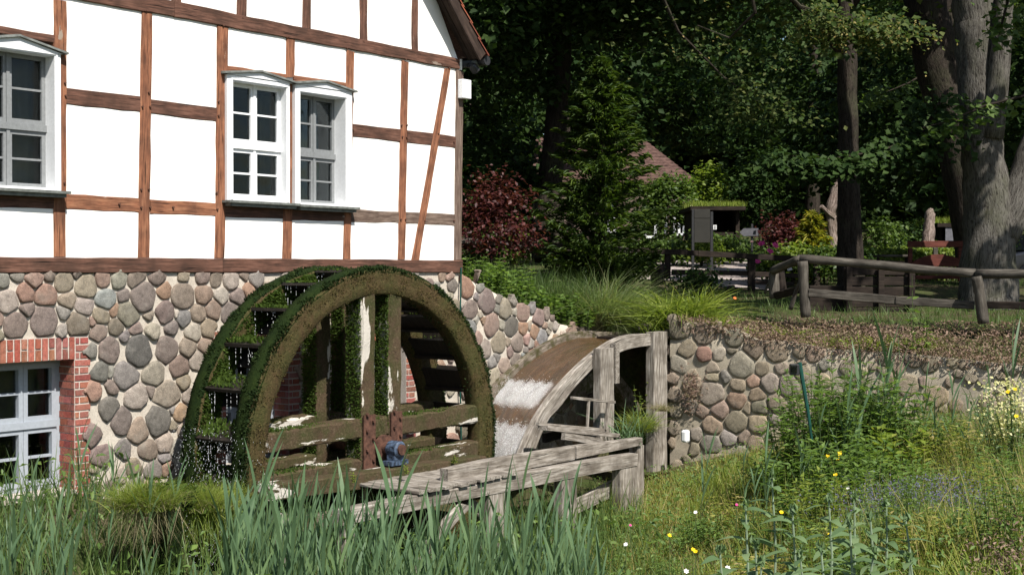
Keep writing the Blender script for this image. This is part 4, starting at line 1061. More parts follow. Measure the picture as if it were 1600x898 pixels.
# ------------------------------------------------------------------ chute (apron with side boards)
OFN, OFF_ = 1.62, .55
chute = thing('wooden_chute', 'curved weathered wooden chute pouring brown water onto the wheel', 'chute', W(1.5, 0, 1))
nt_px = [(1021, 521), (987, 522.7), (958.7, 532), (930, 551), (902, 575.7), (873.6, 606), (854.6, 630.6), (835.7, 661), (815, 709), (806, 745)]
nb_px = [(1021, 538.8), (990, 543), (964, 552), (936, 566.5), (914, 588), (892.5, 611.7), (874, 637), (856, 657), (834, 709), (822, 750)]
def dens(L, n):
    d = [0]
    for a, b in zip(L, L[1:]): d.append(d[-1] + math.hypot(b[0] - a[0], b[1] - a[1]))
    out = []
    for i in range(n + 1):
        t = d[-1] * i / n
        for k in range(len(L) - 1):
            if t <= d[k + 1] + 1e-6:
                f = (t - d[k]) / (d[k + 1] - d[k]); p0, p1 = L[max(k - 1, 0)], L[k]; p2, p3 = L[k + 1], L[min(k + 2, len(L) - 1)]
                out.append(tuple(.5 * (2 * p1[j] + (p2[j] - p0[j]) * f + (2 * p0[j] - 5 * p1[j] + 4 * p2[j] - p3[j]) * f * f + (3 * p1[j] - p0[j] - 3 * p2[j] + p3[j]) * f ** 3) for j in (0, 1))); break
    return out
NT_ = [ws(x, y, OFN) for x, y in dens(nt_px, 30)]; NBt = [ws(x, y, OFN) for x, y in dens(nb_px, 30)]
def plank_curve(T, B, o0, o1, m, parent, name, offn=0):
    V = []; G = []; L = 0; rr = rnd; sd = rr.random() * 30; n = len(T)
    for i, (t, b) in enumerate(zip(T, B)):
        if i: L += math.hypot(t[0] - T[i - 1][0], t[1] - T[i - 1][1])
        h = math.hypot(t[0] - b[0], t[1] - b[1]); j = .007 * noise.noise(Vector((L * 3, 0, sd)))
        t = (t[0] + j, t[1] + j)
        for (p, o) in ((t, o0), (t, o1 - .01), ((t[0] * .94 + b[0] * .06, t[1] * .94 + b[1] * .06), o1), ((t[0] * .5 + b[0] * .5, t[1] * .5 + b[1] * .5), o1 + rr.uniform(-.003, .003)), (b, o1), (b, o0)):
            V.append(W(p[0], p[1], o)); G.append((L + sd, math.hypot(p[0] - b[0], p[1] - b[1]) + sd, o))
    Fc = [[6 * i + k, 6 * i + (k + 1) % 6, 6 * i + 6 + (k + 1) % 6, 6 * i + 6 + k] for i in range(n - 1) for k in range(6)]
    Fc += [list(range(5, -1, -1)), [6 * (n - 1) + k for k in range(6)]]
    return mk(name, V, Fc, m, parent, attrs={'gc': ('FLOAT_VECTOR', G)})
plank_curve(NT_, NBt, OFN - .09, OFN, MAT['grey_wood'], chute, 'side_board')
ft_px = [(1010, 520), (949, 518), (907.6, 517), (873.6, 527), (836, 548), (798, 580), (779, 598), (765.7, 621), (750, 655), (742, 690)]
FT_ = [ws(x, y, OFF_) for x, y in dens(ft_px, 30)]
def inset_curve(T, d):
    out = []
    for i, p in enumerate(T):
        a = T[max(i - 1, 0)]; b = T[min(i + 1, len(T) - 1)]; tx, ty = b[0] - a[0], b[1] - a[1]; L = math.hypot(tx, ty); nx_, ny_ = ty / L, -tx / L
        if ny_ > 0: nx_, ny_ = -nx_, -ny_
        out.append((p[0] + nx_ * d, p[1] + ny_ * d))
    return out
plank_curve(FT_, inset_curve(FT_, .22), OFF_ - .09, OFF_, MAT['grey_wood_m'], chute, 'side_board')
# bed + running water
V = []; G = []; fo = []; n = len(NT_); K = 16
NI = inset_curve(NT_, .075); FI = inset_curve(FT_, .10)
for i in range(n):
    for k in range(K + 1):
        t = k / K; a = NI[i]; b = FI[i]; s = lerp(a[0], b[0], t); z = lerp(a[1], b[1], t); o = lerp(OFN - .088, OFF_ + .001, t)
        rip = .018 * noise.noise(Vector((s * 5, z * 5, t * 9))) + .01 * noise.noise(Vector((s * 16, z * 16, t * 30)))
        V.append(W(s - rip, z + rip, o)); G.append((i * .12, t, 0))
        zz = z; f = 0
        # churning bands: an upper one across the chute and the foot of the fall
        P3 = W(s, z, o); d_ = P3 - EYE; py = 449 - FPX * d_.dot(UPV) / d_.dot(FWD)
        px = 800 + FPX * d_.x / d_.dot(FWD)
        zf = .62 - .0 * t
        f = max(smooth(.71, .66, z) * smooth(.30, .46, z), smooth(.19, .14, z))
        f *= smooth(.02, .28, t) if z > .3 else 1
        f *= .75 + .25 * noise.noise(Vector((s * 9, z * 9, t * 7)))
        fo.append(f * (1 if f > .5 else f * 2))
Fc = [[i * (K + 1) + k, i * (K + 1) + k + 1, (i + 1) * (K + 1) + k + 1, (i + 1) * (K + 1) + k] for i in range(n - 1) for k in range(K)]
mk('running_water', V, Fc, MAT['water'], chute, smooth_=True, attrs={'gc': ('FLOAT_VECTOR', G), 'fo': ('FLOAT', fo)}, kind='stuff')
V2 = [Vector(v) - Z * .05 + U * .03 for v in V]
mk('chute_bed', V2, Fc, MAT['dark_wood'], chute, attrs={'gc': ('FLOAT_VECTOR', G)})
# splash droplets over the white bands
fo_ = np.array(fo); Vn = np.array([tuple(v) for v in V]); idx = np.where(fo_ > .45)[0]
ch = NR.choice(idx, 3000); P = Vn[ch] + NR.normal(0, .045, (3000, 3)) + np.array(NO) * .0 + np.array([0, 0, .02])
drops('water_spray', P, NR.uniform(.003, .012, 3000), NR.uniform(.0015, .0045, 3000), chute)
# posts carrying the chute
def post_px(parent, xl, xr, yt, yb, off, dep=.16, m='grey_wood', name='post', lean=0, top_extra=0):
    a = ws(xl, yt, off); b = ws(xr, yt, off); zb = ws((xl + xr) / 2, yb, off)[1]; hw = (b[0] - a[0]) / 2; sc = (a[0] + b[0]) / 2
    q = MB(); q.beam([W(sc + lean, zb, off - dep / 2), W(sc, a[1], off - dep / 2)], U, hw, dep / 2, .004, .01, 9); return q.build(name, MAT[m], parent)
post_px(chute, 1022, 1043, 519, 735, OFN + .06, .15)
post_px(chute, 938.5, 960, 545, 700, OFN + .14, .13)
q = MB(); a = ws(960, 562, OFN + .05); q.box(W(a[0] + .02, a[1] - .05, OFN + .05), U, Z, NO, .05, .28, .04); q.build('post', MAT['grey_wood'], chute)
# lower curved braces inside the arch
for L1, L2, o in (([(935, 572), (915, 590), (890, 610), (862, 640)], [(936, 596), (920, 608), (900, 622), (880, 645)], 1.1), ([(958, 572), (975, 592), (990, 612), (1003, 640)], [(955, 592), (965, 606), (976, 625), (985, 648)], 1.0)):
    plank_curve([ws(x, y, o) for x, y in dens(L1, 10)], [ws(x, y, o) for x, y in dens(L2, 10)], o - .2, o, MAT['grey_wood_m'], chute, 'arch_board')
# little rail + loose planks below the arch
def bar_px(parent, p0, p1, off, r, m='grey_wood', name='handrail', depth=None):
    q = MB(); a = wpt(*p0, off); b = wpt(*p1, off); q.beam([a, b], NO, (depth or r), r, .002, .004, 4); return q.build(name, MAT[m], parent)
bar_px(chute, (893, 621), (960, 628), OFN + .3, .018); bar_px(chute, (840, 662), (950, 672), OFN + .3, .02, name='rail')
bar_px(chute, (920, 625), (917.5, 668), OFN + .3, .016, name='baluster'); bar_px(chute, (950, 628), (946, 671), OFN + .32, .02, name='baluster')
bar_px(chute, (848, 668), (962, 680), OFN + .36, .03, depth=.08, name='plank'); bar_px(chute, (880, 681), (938, 690), OFN + .55, .045, depth=.03, name='plank')
bar_px(chute, (850, 684), (880, 676), OFN + .2, .06, m='dark_wood', depth=.03, name='plank')
# upstream trough mouth
q = MB(); q.beam([W(NT_[0][0], NT_[0][1] - .09, (OFN + OFF_) / 2), W(NT_[0][0] + .9, NT_[0][1] - .07, (OFN + OFF_) / 2)], NO, .48, .02, .003, .005, 3); q.build('trough_floor', MAT['dark_wood'], chute)

# ------------------------------------------------------------------ timber walkway in front of the wheel
OW = 2.72
walk = thing('timber_walkway', 'low weathered timber footbridge running beside the wheel in the reeds', 'footbridge', W(SCW + 1, -1, OW))
def beam_px(top, bot, off, dep, m='grey_wood', name='beam', parent=walk):
    T = [ws(x, y, off) for x, y in dens(top, 16)]; B = [ws(x, y, off) for x, y in dens(bot, 16)]
    return plank_curve(T, B, off - dep, off, MAT[m], parent, name)
beam_px([(1004, 683), (960, 689.5), (901, 697)], [(1004, 694.5), (960, 704), (901, 716)], OW - .16, .12)
beam_px([(901, 696.5), (860, 703), (800, 712), (745, 722.5), (700, 733)], [(901, 717), (860, 725), (800, 736), (745, 748), (700, 757)], OW - .19, .12)
beam_px([(997, 708), (960, 713), (921, 720), (860, 731), (796, 743), (757, 754), (700, 765), (620, 780), (535, 797)], [(996, 726.7), (960, 734), (902, 744.6), (807, 764.5), (757, 774), (700, 786), (620, 803), (580, 811), (535, 821)], OW, .14)
post_px(walk, 970, 996, 728.5, 822, OW - .01, .14); post_px(walk, 996.5, 1007, 697, 812, OW - .2, .14)
post_px(walk, 879, 901.5, 746, 850, OW - .01, .14, 'grey_wood'); post_px(walk, 765, 791, 766, 880, OW - .01, .14); post_px(walk, 440, 456, 806, 900, OW - .01, .14)
post_px(walk, 540, 556, 815, 905, OW - .01, .14)
beam_px([(969, 745), (935, 762), (902, 780)], [(969, 771), (935, 786), (902, 802)], OW - .2, .05, name='brace')
beam_px([(728, 787), (750, 810), (768, 850), (775, 880)], [(742, 780), (768, 806), (786, 846), (794, 880)], OW - .18, .06, name='brace')
beam_px([(722, 786), (690, 818), (665, 855), (650, 898), (640, 940)], [(738, 790), (708, 822), (684, 860), (668, 902), (660, 940)], OW + .02, .05, name='brace', m='grey_wood')
beam_px([(430, 815), (480, 806), (540, 797)], [(430, 838), (480, 828), (540, 819)], OW - .3, .1, m='grey_wood_m')
# deck planks run square to the beam
dz = ws(700, 752, OW - .2)[1]
sA = ws(565, 760, OW)[0]; sB = ws(800, 745, OW)[0]; k = 0; s_ = sA
zdk = ws(660, 771, OW + .05)[1] + .012
sA = ws(652, 768, OW)[0]; sB = ws(800, 745, OW)[0]; k = 0; s_ = sA
while s_ < sB:   # short boards laid square to the beam
    w_ = rnd.uniform(.10, .15); L0 = -.98 + rnd.uniform(-.03, .03); L1 = .03 + rnd.uniform(-.02, .03); zz = zdk + rnd.uniform(-.004, .006)
    q = MB(); q.beam([W(s_ + w_ / 2, zz, OW + L0), W(s_ + w_ / 2 + rnd.uniform(-.01, .01), zz + rnd.uniform(-.006, .006), OW + L1)], U, w_ / 2, .017, .003, .006, 6); q.build('plank', MAT['grey_wood'], walk); s_ += w_ + .014
beam_px([(700, 742), (760, 727), (830, 716)], [(700, 760), (760, 748), (830, 735)], OW - .95, .1, name='beam', m='grey_wood_m')
# mossy beam that the bearing sits on
beam_px([(420, 758), (560, 740), (640, 729), (760, 712)], [(420, 782), (560, 764), (640, 753), (760, 733)], OF + .34, .22, name='beam', m='moss_arm')
# ------------------------------------------------------------------ leaf materials
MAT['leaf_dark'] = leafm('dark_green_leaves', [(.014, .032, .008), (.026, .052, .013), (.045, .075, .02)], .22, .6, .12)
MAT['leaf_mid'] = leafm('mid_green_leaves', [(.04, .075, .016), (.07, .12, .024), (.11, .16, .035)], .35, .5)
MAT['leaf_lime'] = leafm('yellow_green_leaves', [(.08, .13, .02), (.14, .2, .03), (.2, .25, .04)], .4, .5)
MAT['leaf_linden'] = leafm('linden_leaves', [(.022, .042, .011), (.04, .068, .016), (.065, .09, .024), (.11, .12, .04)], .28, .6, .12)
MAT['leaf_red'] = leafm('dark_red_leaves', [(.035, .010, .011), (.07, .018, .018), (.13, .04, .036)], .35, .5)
MAT['leaf_gold'] = leafm('golden_conifer_needles', [(.07, .10, .015), (.2, .2, .02), (.34, .3, .03)], .3, .6)
MAT['needle'] = leafm('conifer_needles', [(.022, .045, .008), (.045, .085, .012), (.09, .13, .018)], .25, .6)
MAT['reed'] = leafm('blue_green_reed_leaves', [(.08, .14, .07), (.115, .19, .095), (.15, .23, .10)], .3, .42, .35, 1.2)
MAT['grass'] = leafm('lush_grass', [(.05, .09, .022), (.08, .135, .035), (.12, .17, .045)], .3, .5, .3)
MAT['grass_lime'] = leafm('lime_grass', [(.12, .17, .025), (.18, .24, .04), (.26, .29, .06)], .35, .5, .3)
MAT['grass_pale'] = leafm('bleached_grass', [(.14, .15, .07), (.24, .21, .12), (.34, .28, .18)], .3, .6, .2)
MAT['meadow'] = leafm('mixed_meadow_grass', [(.14, .18, .03), (.22, .25, .05), (.3, .28, .08), (.36, .28, .14)], .35, .6, .2)
MAT['sedum'] = leafm('purple_brown_sedum', [(.07, .045, .035), (.20, .13, .10), (.29, .20, .155), (.14, .13, .06)], .15, .7, .2)
MAT['herb'] = leafm('herb_leaves', [(.07, .125, .03), (.11, .18, .044), (.16, .235, .055)], .35, .5)
MAT['silver'] = leafm('silvery_leaves', [(.09, .15, .065), (.13, .20, .085), (.18, .25, .12)], .3, .6)
MAT['silver_stem'] = plain('silver_felt_stem', (.21, .27, .18), .8, .2)
MAT['stem'] = plain('green_stems', (.07, .10, .03), .7, .2)
MAT['yellow_petal'] = plain('yellow_petals', (.72, .50, .01), .6, .2)
MAT['cream_petal'] = leafm('cream_petals', [(.35, .35, .12), (.55, .52, .25), (.65, .62, .4)], .3, .6)
MAT['white_petal'] = plain('white_petals', (.75, .72, .7), .6, .2)
MAT['pink_petal'] = plain('pink_petals', (.62, .06, .25), .6, .2)
MAT['orange_petal'] = plain('orange_petals', (.6, .16, .04), .6, .2)
MAT['lavender'] = leafm('lavender_spikes', [(.09, .08, .16), (.14, .13, .24), (.1, .12, .1)], .2, .7)
RR = random.Random(31)

# ------------------------------------------------------------------ trees
def n2(x, y, s, o=0): return noise.noise(Vector((x * s + o, y * s, o)))
SPOTS = [(6.3, 29.0, 1.6), (4.0, 29.5, 1.5), (5.0, 33, 1.3), (5.4, 36.2, 1.3), (1.0, 26.0, 1.9), (-.2, 27.2, 1.0), (-.6, 24.6, .8), (4.0, 52, 2.6), (3.2, 48, 1.5), (9.0, 30, 1.1), (10.5, 34, 1.0), (3.4, 35, 1.3), (5.6, 29, .8), (7.6, 32.5, 1.0), (5.8, 41, 1.4), (2.4, 27.6, .9)]
def sungap(P):
    """gaps in the canopy through which the sun reaches the garden"""
    out = np.zeros(len(P), bool)
    gx = P[:, 0] - (P[:, 2] - 2.6) * SUN.x / SUN.z; gy = P[:, 1] - (P[:, 2] - 2.6) * SUN.y / SUN.z
    for i, (x, y, z) in enumerate(zip(gx, gy, P[:, 2])):
        if z < 3.2 or not (18 < y < 57 and -4 < x < 17): continue
        if y < 23.5:
            out[i] = (x < 5.6 + .5 * n2(x, y, .8)) or (x < 8 and n2(x, y, .9, 2) < .1) or n2(x, y, .9, 2) < -.2; continue
        k = n2(x, y, 1.1, 9) * .5
        out[i] = any((x - a) ** 2 + (y - b) ** 2 < (r + k) ** 2 for a, b, r in SPOTS) or n2(x, y, .6, 4) < (-.04 if x > 2.2 else -.2)
    return out
def tree(name, label, base, trunk, limbs, crown, m, bark='bark_dark', leaf=.15, dens=1.0, ncl=None, group=None, droop=.3, clump=.55, cat='tree'):
    """trunk: list (x,y,z,r); limbs: list of such lists; crown: list of ellipsoids (cx,cy,cz,rx,ry,rz,nleaves)"""
    t = thing(name, label, cat, base, group)
    q = MB()
    def line(L, n=14):
        P = [Vector(p[:3]) for p in L]; r = [p[3] for p in L]; PP = []; rr_ = []
        for i in range(len(P) - 1):
            for k in range(4):
                f = k / 4; j = Vector((rnd.uniform(-1, 1), rnd.uniform(-1, 1), 0)) * r[i] * .05
                PP.append(P[i].lerp(P[i + 1], f) + (j if k or i else j * 0)); rr_.append(lerp(r[i], r[i + 1], f))
        PP.append(P[-1]); rr_.append(r[-1]); q.tube(PP, rr_, n, .06)
    if trunk:
        line(trunk, 18); q.build('trunk', MAT[bark], t, sm=True)
    if limbs:
        q = MB()
        for L in limbs: line(L, 8)
        q.build('limbs', MAT[bark], t, sm=True)
    Cc = []; Nn = []
    for (cx, cy, cz, rx, ry, rz, nl) in crown:
        nc = max(12, int(nl / 70)); d = NR.normal(0, 1, (nc, 3)); d /= np.linalg.norm(d, axis=1)[:, None]
        rad = NR.uniform(.35, 1, nc) ** .45; cen = d * rad[:, None] * np.array([rx, ry, rz]) + np.array([cx, cy, cz])
        k = NR.integers(0, nc, nl); cs = NR.uniform(.5, 1.3, nc)[k][:, None] * clump
        p = cen[k] + NR.normal(0, 1, (nl, 3)) * np.array([1, 1, .38]) * cs
        hd = p - np.array([cx, cy, cz]); hd[:, 2] = 0; L = np.linalg.norm(hd, axis=1)[:, None] + 1e-6
        p[:, 2] -= droop * (np.linalg.norm(p - cen[k], axis=1))
        Cc.append(p); Nn.append(hd / L * .5 + np.array([0, 0, .9]))
    Cc = np.concatenate(Cc); Nn = np.concatenate(Nn); kp = ~sungap(Cc); Cc, Nn = Cc[kp], Nn[kp]
    leafs('crown', Cc, Nn, NR.uniform(.6, 1.25, len(Cc)) * leaf, MAT[m], t, .75, None, jitter_n=.55)
    return t
def onU(px, py, Y_):   # a ground point under a photo column at distance Y_
    p = atY(px, py, Y_); p.z = uz(p.x, p.y); return p
# big linden on the right
Y0 = 23.5
def T(px, py, rpx, Y_=Y0): p = atY(px, py, Y_); return (p.x, p.y, p.z, rpx / FPX * Y_)
b = T(1545, 500, 50); g0 = Vector(b[:3])
tree('linden_tree', 'massive grey barked linden with forked trunk behind the fence at the right', g0,
     [T(1545, 500, 50), T(1545, 460, 44), T(1545, 400, 41), T(1543, 330, 38), T(1538, 270, 33), T(1531, 190, 30), T(1525, 120, 28), T(1524, 40, 33), T(1524, 0, 34), T(1522, -160, 30), T(1510, -420, 22)],
     [[T(1560, 370, 30), T(1590, 310, 26), T(1607, 240, 20), T(1640, 160, 18), T(1680, 20, 13)], [T(1547, 215, 20, 23.3), T(1560, 120, 17, 23.2), T(1568, 20, 15, 23.1), T(1590, -150, 12)],
      [T(1524, 0, 9), T(1440, -120, 7, 22), T(1300, -220, 5, 20.5)], [T(1524, -60, 10), T(1450, -230, 8, 21), T(1380, -330, 6, 19)]],
     [(8.3, 22.5, 11.2, 6.0, 6.0, 4.0, 26000), (12.5, 23.0, 9.5, 3.5, 4.5, 3.5, 7000)], 'leaf_linden', 'bark', .17)
# leaning dark trunk behind it
tree('linden_tree', 'dark leaning trunk rising left just behind the massive grey linden', onU(1490, 430, 28.2),
     [T(1530, 440, 30, 28.2), T(1515, 330, 30, 28.2), T(1497, 230, 30, 28.2), T(1476, 150, 31, 28.2), T(1455, 60, 34, 28.2), T(1432, -60, 30, 28.2), T(1415, -250, 24, 28.2)],
     [[T(1470, 140, 14, 28.2), T(1478, 30, 12, 28.2), T(1500, -100, 9, 28.2)]], [(9.4, 29, 11, 5.5, 4.5, 4.2, 15000)], 'leaf_linden', 'bark_dark', .18)
tree('linden_tree', 'straight dark trunk standing between the golden shrub and the hedge', onU(1328, 440, 26.5),
     [T(1330, 475, 25, 26.5), T(1329, 440, 21.5, 26.5), T(1327, 300, 17, 26.5), T(1324, 150, 15, 26.5), T(1322, -50, 14, 26.5), T(1320, -260, 10, 26.5)],
     [[T(1323, 90, 8, 26.5), T(1240, 0, 6, 25.8), T(1150, -60, 4, 25)], [T(1323, 20, 8, 26.5), T(1420, -120, 6, 26)]],
     [(6.0, 26.3, 10.3, 4.6, 5.5, 4.0, 17000), (4.2, 23.8, 9.4, 3.2, 3.0, 2.6, 8000)], 'leaf_linden', 'bark_dark', .17)
tree('chestnut_tree', 'dark shaded tree whose trunk stands behind the small conifer', onU(858, 400, 27.5),
     [T(862, 405, 32, 27.5), T(858, 370, 26, 27.5), T(857, 300, 20, 27.5), T(868, 200, 17, 27.5), T(876, 100, 17, 27.5), T(880, -60, 14, 27.5), T(885, -260, 10, 27.5)],
     [[T(876, 60, 8, 27.5), T(960, -60, 5, 27)]],
     [(.8, 26.6, 9.6, 5.2, 4.6, 3.9, 26000), (-1.6, 25.5, 7.8, 2.6, 2.4, 2.5, 10000), (3.2, 25.5, 8.6, 2.6, 2.4, 2.1, 9000)], 'leaf_dark', 'bark_dark', .18)
# more trees that fill the back: each stands on its own
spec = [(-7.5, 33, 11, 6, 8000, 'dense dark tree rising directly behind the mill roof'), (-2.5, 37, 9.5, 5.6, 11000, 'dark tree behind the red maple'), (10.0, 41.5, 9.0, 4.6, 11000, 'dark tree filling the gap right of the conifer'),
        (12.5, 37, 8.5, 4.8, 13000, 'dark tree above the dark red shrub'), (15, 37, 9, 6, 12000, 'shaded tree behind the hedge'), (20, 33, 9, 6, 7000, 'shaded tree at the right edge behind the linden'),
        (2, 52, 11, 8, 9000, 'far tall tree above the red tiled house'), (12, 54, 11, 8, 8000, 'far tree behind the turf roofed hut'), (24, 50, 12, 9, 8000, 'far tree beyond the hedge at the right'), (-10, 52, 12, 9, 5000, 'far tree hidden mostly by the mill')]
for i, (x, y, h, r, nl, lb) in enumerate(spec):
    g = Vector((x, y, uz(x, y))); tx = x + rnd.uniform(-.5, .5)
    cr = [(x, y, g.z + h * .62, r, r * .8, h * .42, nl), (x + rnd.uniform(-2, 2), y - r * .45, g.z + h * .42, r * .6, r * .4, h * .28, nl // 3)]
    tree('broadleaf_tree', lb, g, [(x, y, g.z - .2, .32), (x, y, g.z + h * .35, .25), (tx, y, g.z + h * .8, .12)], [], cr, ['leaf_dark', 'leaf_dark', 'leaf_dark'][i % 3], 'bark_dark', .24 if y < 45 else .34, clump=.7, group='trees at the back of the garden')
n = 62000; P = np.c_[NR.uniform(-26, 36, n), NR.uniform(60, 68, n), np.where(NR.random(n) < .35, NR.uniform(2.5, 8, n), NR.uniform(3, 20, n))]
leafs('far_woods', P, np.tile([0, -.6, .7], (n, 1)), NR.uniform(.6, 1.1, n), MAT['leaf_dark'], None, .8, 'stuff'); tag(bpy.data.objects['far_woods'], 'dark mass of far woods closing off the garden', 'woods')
# low hanging linden branches that reach into the picture at the top
def spot_only(P):
    gx = P[:, 0] - (P[:, 2] - 2.6) * SUN.x / SUN.z; gy = P[:, 1] - (P[:, 2] - 2.6) * SUN.y / SUN.z
    out = (gx < 2.7) & (gy > 20.4) & (gy < 23.4)
    for a, b, r in SPOTS: out |= (gx - a) ** 2 + (gy - b) ** 2 < r * r
    return out
def spray(label, L, n, w_, m='leaf_linden', leaf=.10, name='hanging_branch', flow=True, parent=None):
    P = [atY(*q) for q in L]; t = thing(name, label, 'branch', P[0])
    q = MB(); q.tube(P, [.035 * (1 - .8 * i / (len(P) - 1)) for i in range(len(P))], 6); q.build('twig', MAT['bark_dark'], t)
    Cc = []; 
    for _ in range(n):
        f = rnd.random() * (len(P) - 1); i = int(f); c = P[i].lerp(P[i + 1], f - i) if i < len(P) - 1 else P[-1]
        k = 1 - .25 * f / (len(P) - 1); dx = rnd.gauss(0, w_ * k); dy = rnd.gauss(0, w_ * k); Cc.append(tuple(c + Vector((dx, dy, -.22 * abs(dx) - .12 * abs(dy) + rnd.gauss(0, .10) - .1))))
    Cc = np.array(Cc); Cc = Cc[~spot_only(Cc)]; leafs('foliage', Cc, np.tile([.1, -.45, .8], (len(Cc), 1)), NR.uniform(.6, 1.2, len(Cc)) * leaf, MAT[m], t, .8, jitter_n=.4)
    if flow:
        k = NR.choice(len(Cc), len(Cc) // 3); leafs('blossom', Cc[k] - np.array([0, .02, .05]), np.tile([0, -1, .3], (len(k), 1)), NR.uniform(.03, .055, len(k)), MAT['blossom'], t, .6)
    return t
MAT['blossom'] = leafm('linden_blossom', [(.14, .13, .03), (.24, .2, .05), (.32, .24, .08)], .3, .6)
spray('blossoming linden branch hanging at the top of the picture nearest the middle trunk', [(1180, -60, 19.0), (1250, 10, 19.5), (1330, 35, 19.8), (1400, 30, 20)], 2600, .42)
spray('leafy linden branch drooping left of the blossoming one', [(1160, -90, 19.5), (1180, 20, 20), (1140, 60, 20.5), (1090, 40, 21)], 1800, .45, flow=True)
spray('shaded linden branch drooping in front of the dark gap above the red house', [(1010, -60, 22), (1060, 50, 22.5), (1130, 120, 23), (1200, 170, 23)], 2600, .6, flow=False)
spray('large leaved twig crossing in front of the massive linden trunk', [(1640, 60, 21.5), (1600, 150, 21.6), (1540, 165, 21.7), (1480, 190, 21.8), (1440, 200, 21.9)], 190, .14, 'leaf_mid', .16, flow=False)
spray('leafy twig hanging beside the top of the massive linden trunk', [(1590, -60, 21.6), (1570, 20, 21.7), (1560, 60, 21.8)], 220, .2, 'leaf_mid', .15, flow=False)
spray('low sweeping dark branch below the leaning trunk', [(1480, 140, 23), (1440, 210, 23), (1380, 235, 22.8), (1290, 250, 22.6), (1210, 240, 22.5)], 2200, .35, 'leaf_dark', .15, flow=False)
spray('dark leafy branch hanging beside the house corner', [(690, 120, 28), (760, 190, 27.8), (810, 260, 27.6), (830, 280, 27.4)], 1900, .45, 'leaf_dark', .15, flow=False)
spray('sunlit pale branch glimpsed between the two middle trunks', [(1470, 100, 30), (1420, 130, 30), (1370, 150, 30)], 1500, .6, 'leaf_mid', .12, flow=False)

# ------------------------------------------------------------------ conifers and garden shrubs
def conifer(label, px, ytop, ybase, hw, Y_, m, n=260, name='conifer', cat='conifer', leaf=.09, per=46):
    g = onU(px, ybase, Y_); top_ = atY(px, ytop, Y_); H = top_.z - g.z; R_ = hw / FPX * Y_
    t = thing(name, label, cat, g); q = MB(); q.tube([g - Z * .1, g + Z * H * .5, g + Z * (H * .97)], [.07, .045, .01], 8); q.build('trunk', MAT['bark_dark'], t)
    P = []; Nn = []; Up = []
    for i in range(n):
        f = (i + rnd.random()) / n; z = H * (.03 + .95 * f); a = rnd.random() * 6.283; R2 = R_ * (1 - f) ** .72 * rnd.uniform(.45, 1.15) + .05
        if f < .12: R2 *= .6 + f * 3.3
        for k in range(per):
            s = rnd.random() ** .7; w_ = (1 - s) * .28 * R2 + .05; lat = rnd.gauss(0, w_ * .5)
            d = Vector((math.cos(a), math.sin(a), 0)); sd = Vector((-d.y, d.x, 0))
            P.append(tuple(g + d * (s * R2) + sd * lat + Z * (z + s * R2 * .32 - abs(lat) * .35 + rnd.gauss(0, .02)))); Up.append(tuple(d * 1.0 + sd * (lat / (w_ + .01)) * .6 + Z * .25)); Nn.append((rnd.gauss(0, .3), rnd.gauss(0, .3), 1))
    leafs('crown', np.array(P), np.array(Nn), NR.uniform(.7, 1.7, len(P)) * leaf * 1.6, MAT[m], t, .16, up=np.array(Up) * 2.5, jitter_n=.35)
    return t
conifer('young green conifer in front of the red tiled house', 940, 85, 398, 132, 25, 'needle', 250, per=70)
conifer('golden yellow dwarf conifer beside the dark red shrub', 1270, 330, 402, 46, 29, 'leaf_gold', 90, 'golden_conifer', 'conifer', .09, 34)
def bush(label, px, py_top, py_base, hw, Y_, m, n=1500, leaf=.09, name='shrub', cat='shrub', asp=.7, flat=1, group=None, clump=.18):
    g = onU(px, py_base, Y_); zt = atY(px, py_top, Y_).z; H = max(.2, zt - g.z); R_ = hw / FPX * Y_
    t = thing(name, label, cat, g, group); q = MB()
    for _ in range(5): a = rnd.random() * 6.28; q.tube([g - Z * .05, g + Vector((math.cos(a) * R_ * .3, math.sin(a) * R_ * .3, H * .6))], [.018, .008], 5)
    q.build('stems', MAT['bark_dark'], t)
    nc = max(10, n // 40); d = NR.normal(0, 1, (nc, 3)); d /= np.linalg.norm(d, axis=1)[:, None]; d[:, 2] = np.abs(d[:, 2]) * 1.1 - .15
    cen = d * (NR.uniform(.3, 1, nc) ** .5)[:, None] * np.array([R_, R_ * .8, H * .55 * flat]) + np.array([g.x, g.y, g.z + H * .42])
    k = NR.integers(0, nc, n); P = cen[k] + NR.normal(0, clump, (n, 3)) * np.array([1, 1, .6]); P[:, 2] = np.maximum(P[:, 2], g.z + .02)
    leafs('foliage', P, (P - np.array([g.x, g.y, g.z])) * .5 + np.array([0, 0, .5]), NR.uniform(.6, 1.3, n) * leaf, MAT[m], t, asp)
    return t
bush('dark red japanese maple beside the house corner', 775, 265, 382, 62, 24.5, 'leaf_red', 3600, .085, 'maple_shrub')
bush('rounded dark red shrub left of the golden conifer', 1228, 335, 388, 30, 30, 'leaf_red', 2200, .09)
bush('bright green ivy mound behind the information board', 1040, 262, 390, 48, 39, 'leaf_mid', 4200, .13, flat=1.1)
bush('tall dark rose bush climbing between the hut and the red shrub', 1190, 235, 360, 52, 40, 'leaf_dark', 4200, .13, flat=1.2)
bush('bright bush glimpsed above the turf roofed hut', 1110, 250, 340, 40, 41, 'leaf_lime', 2500, .14)
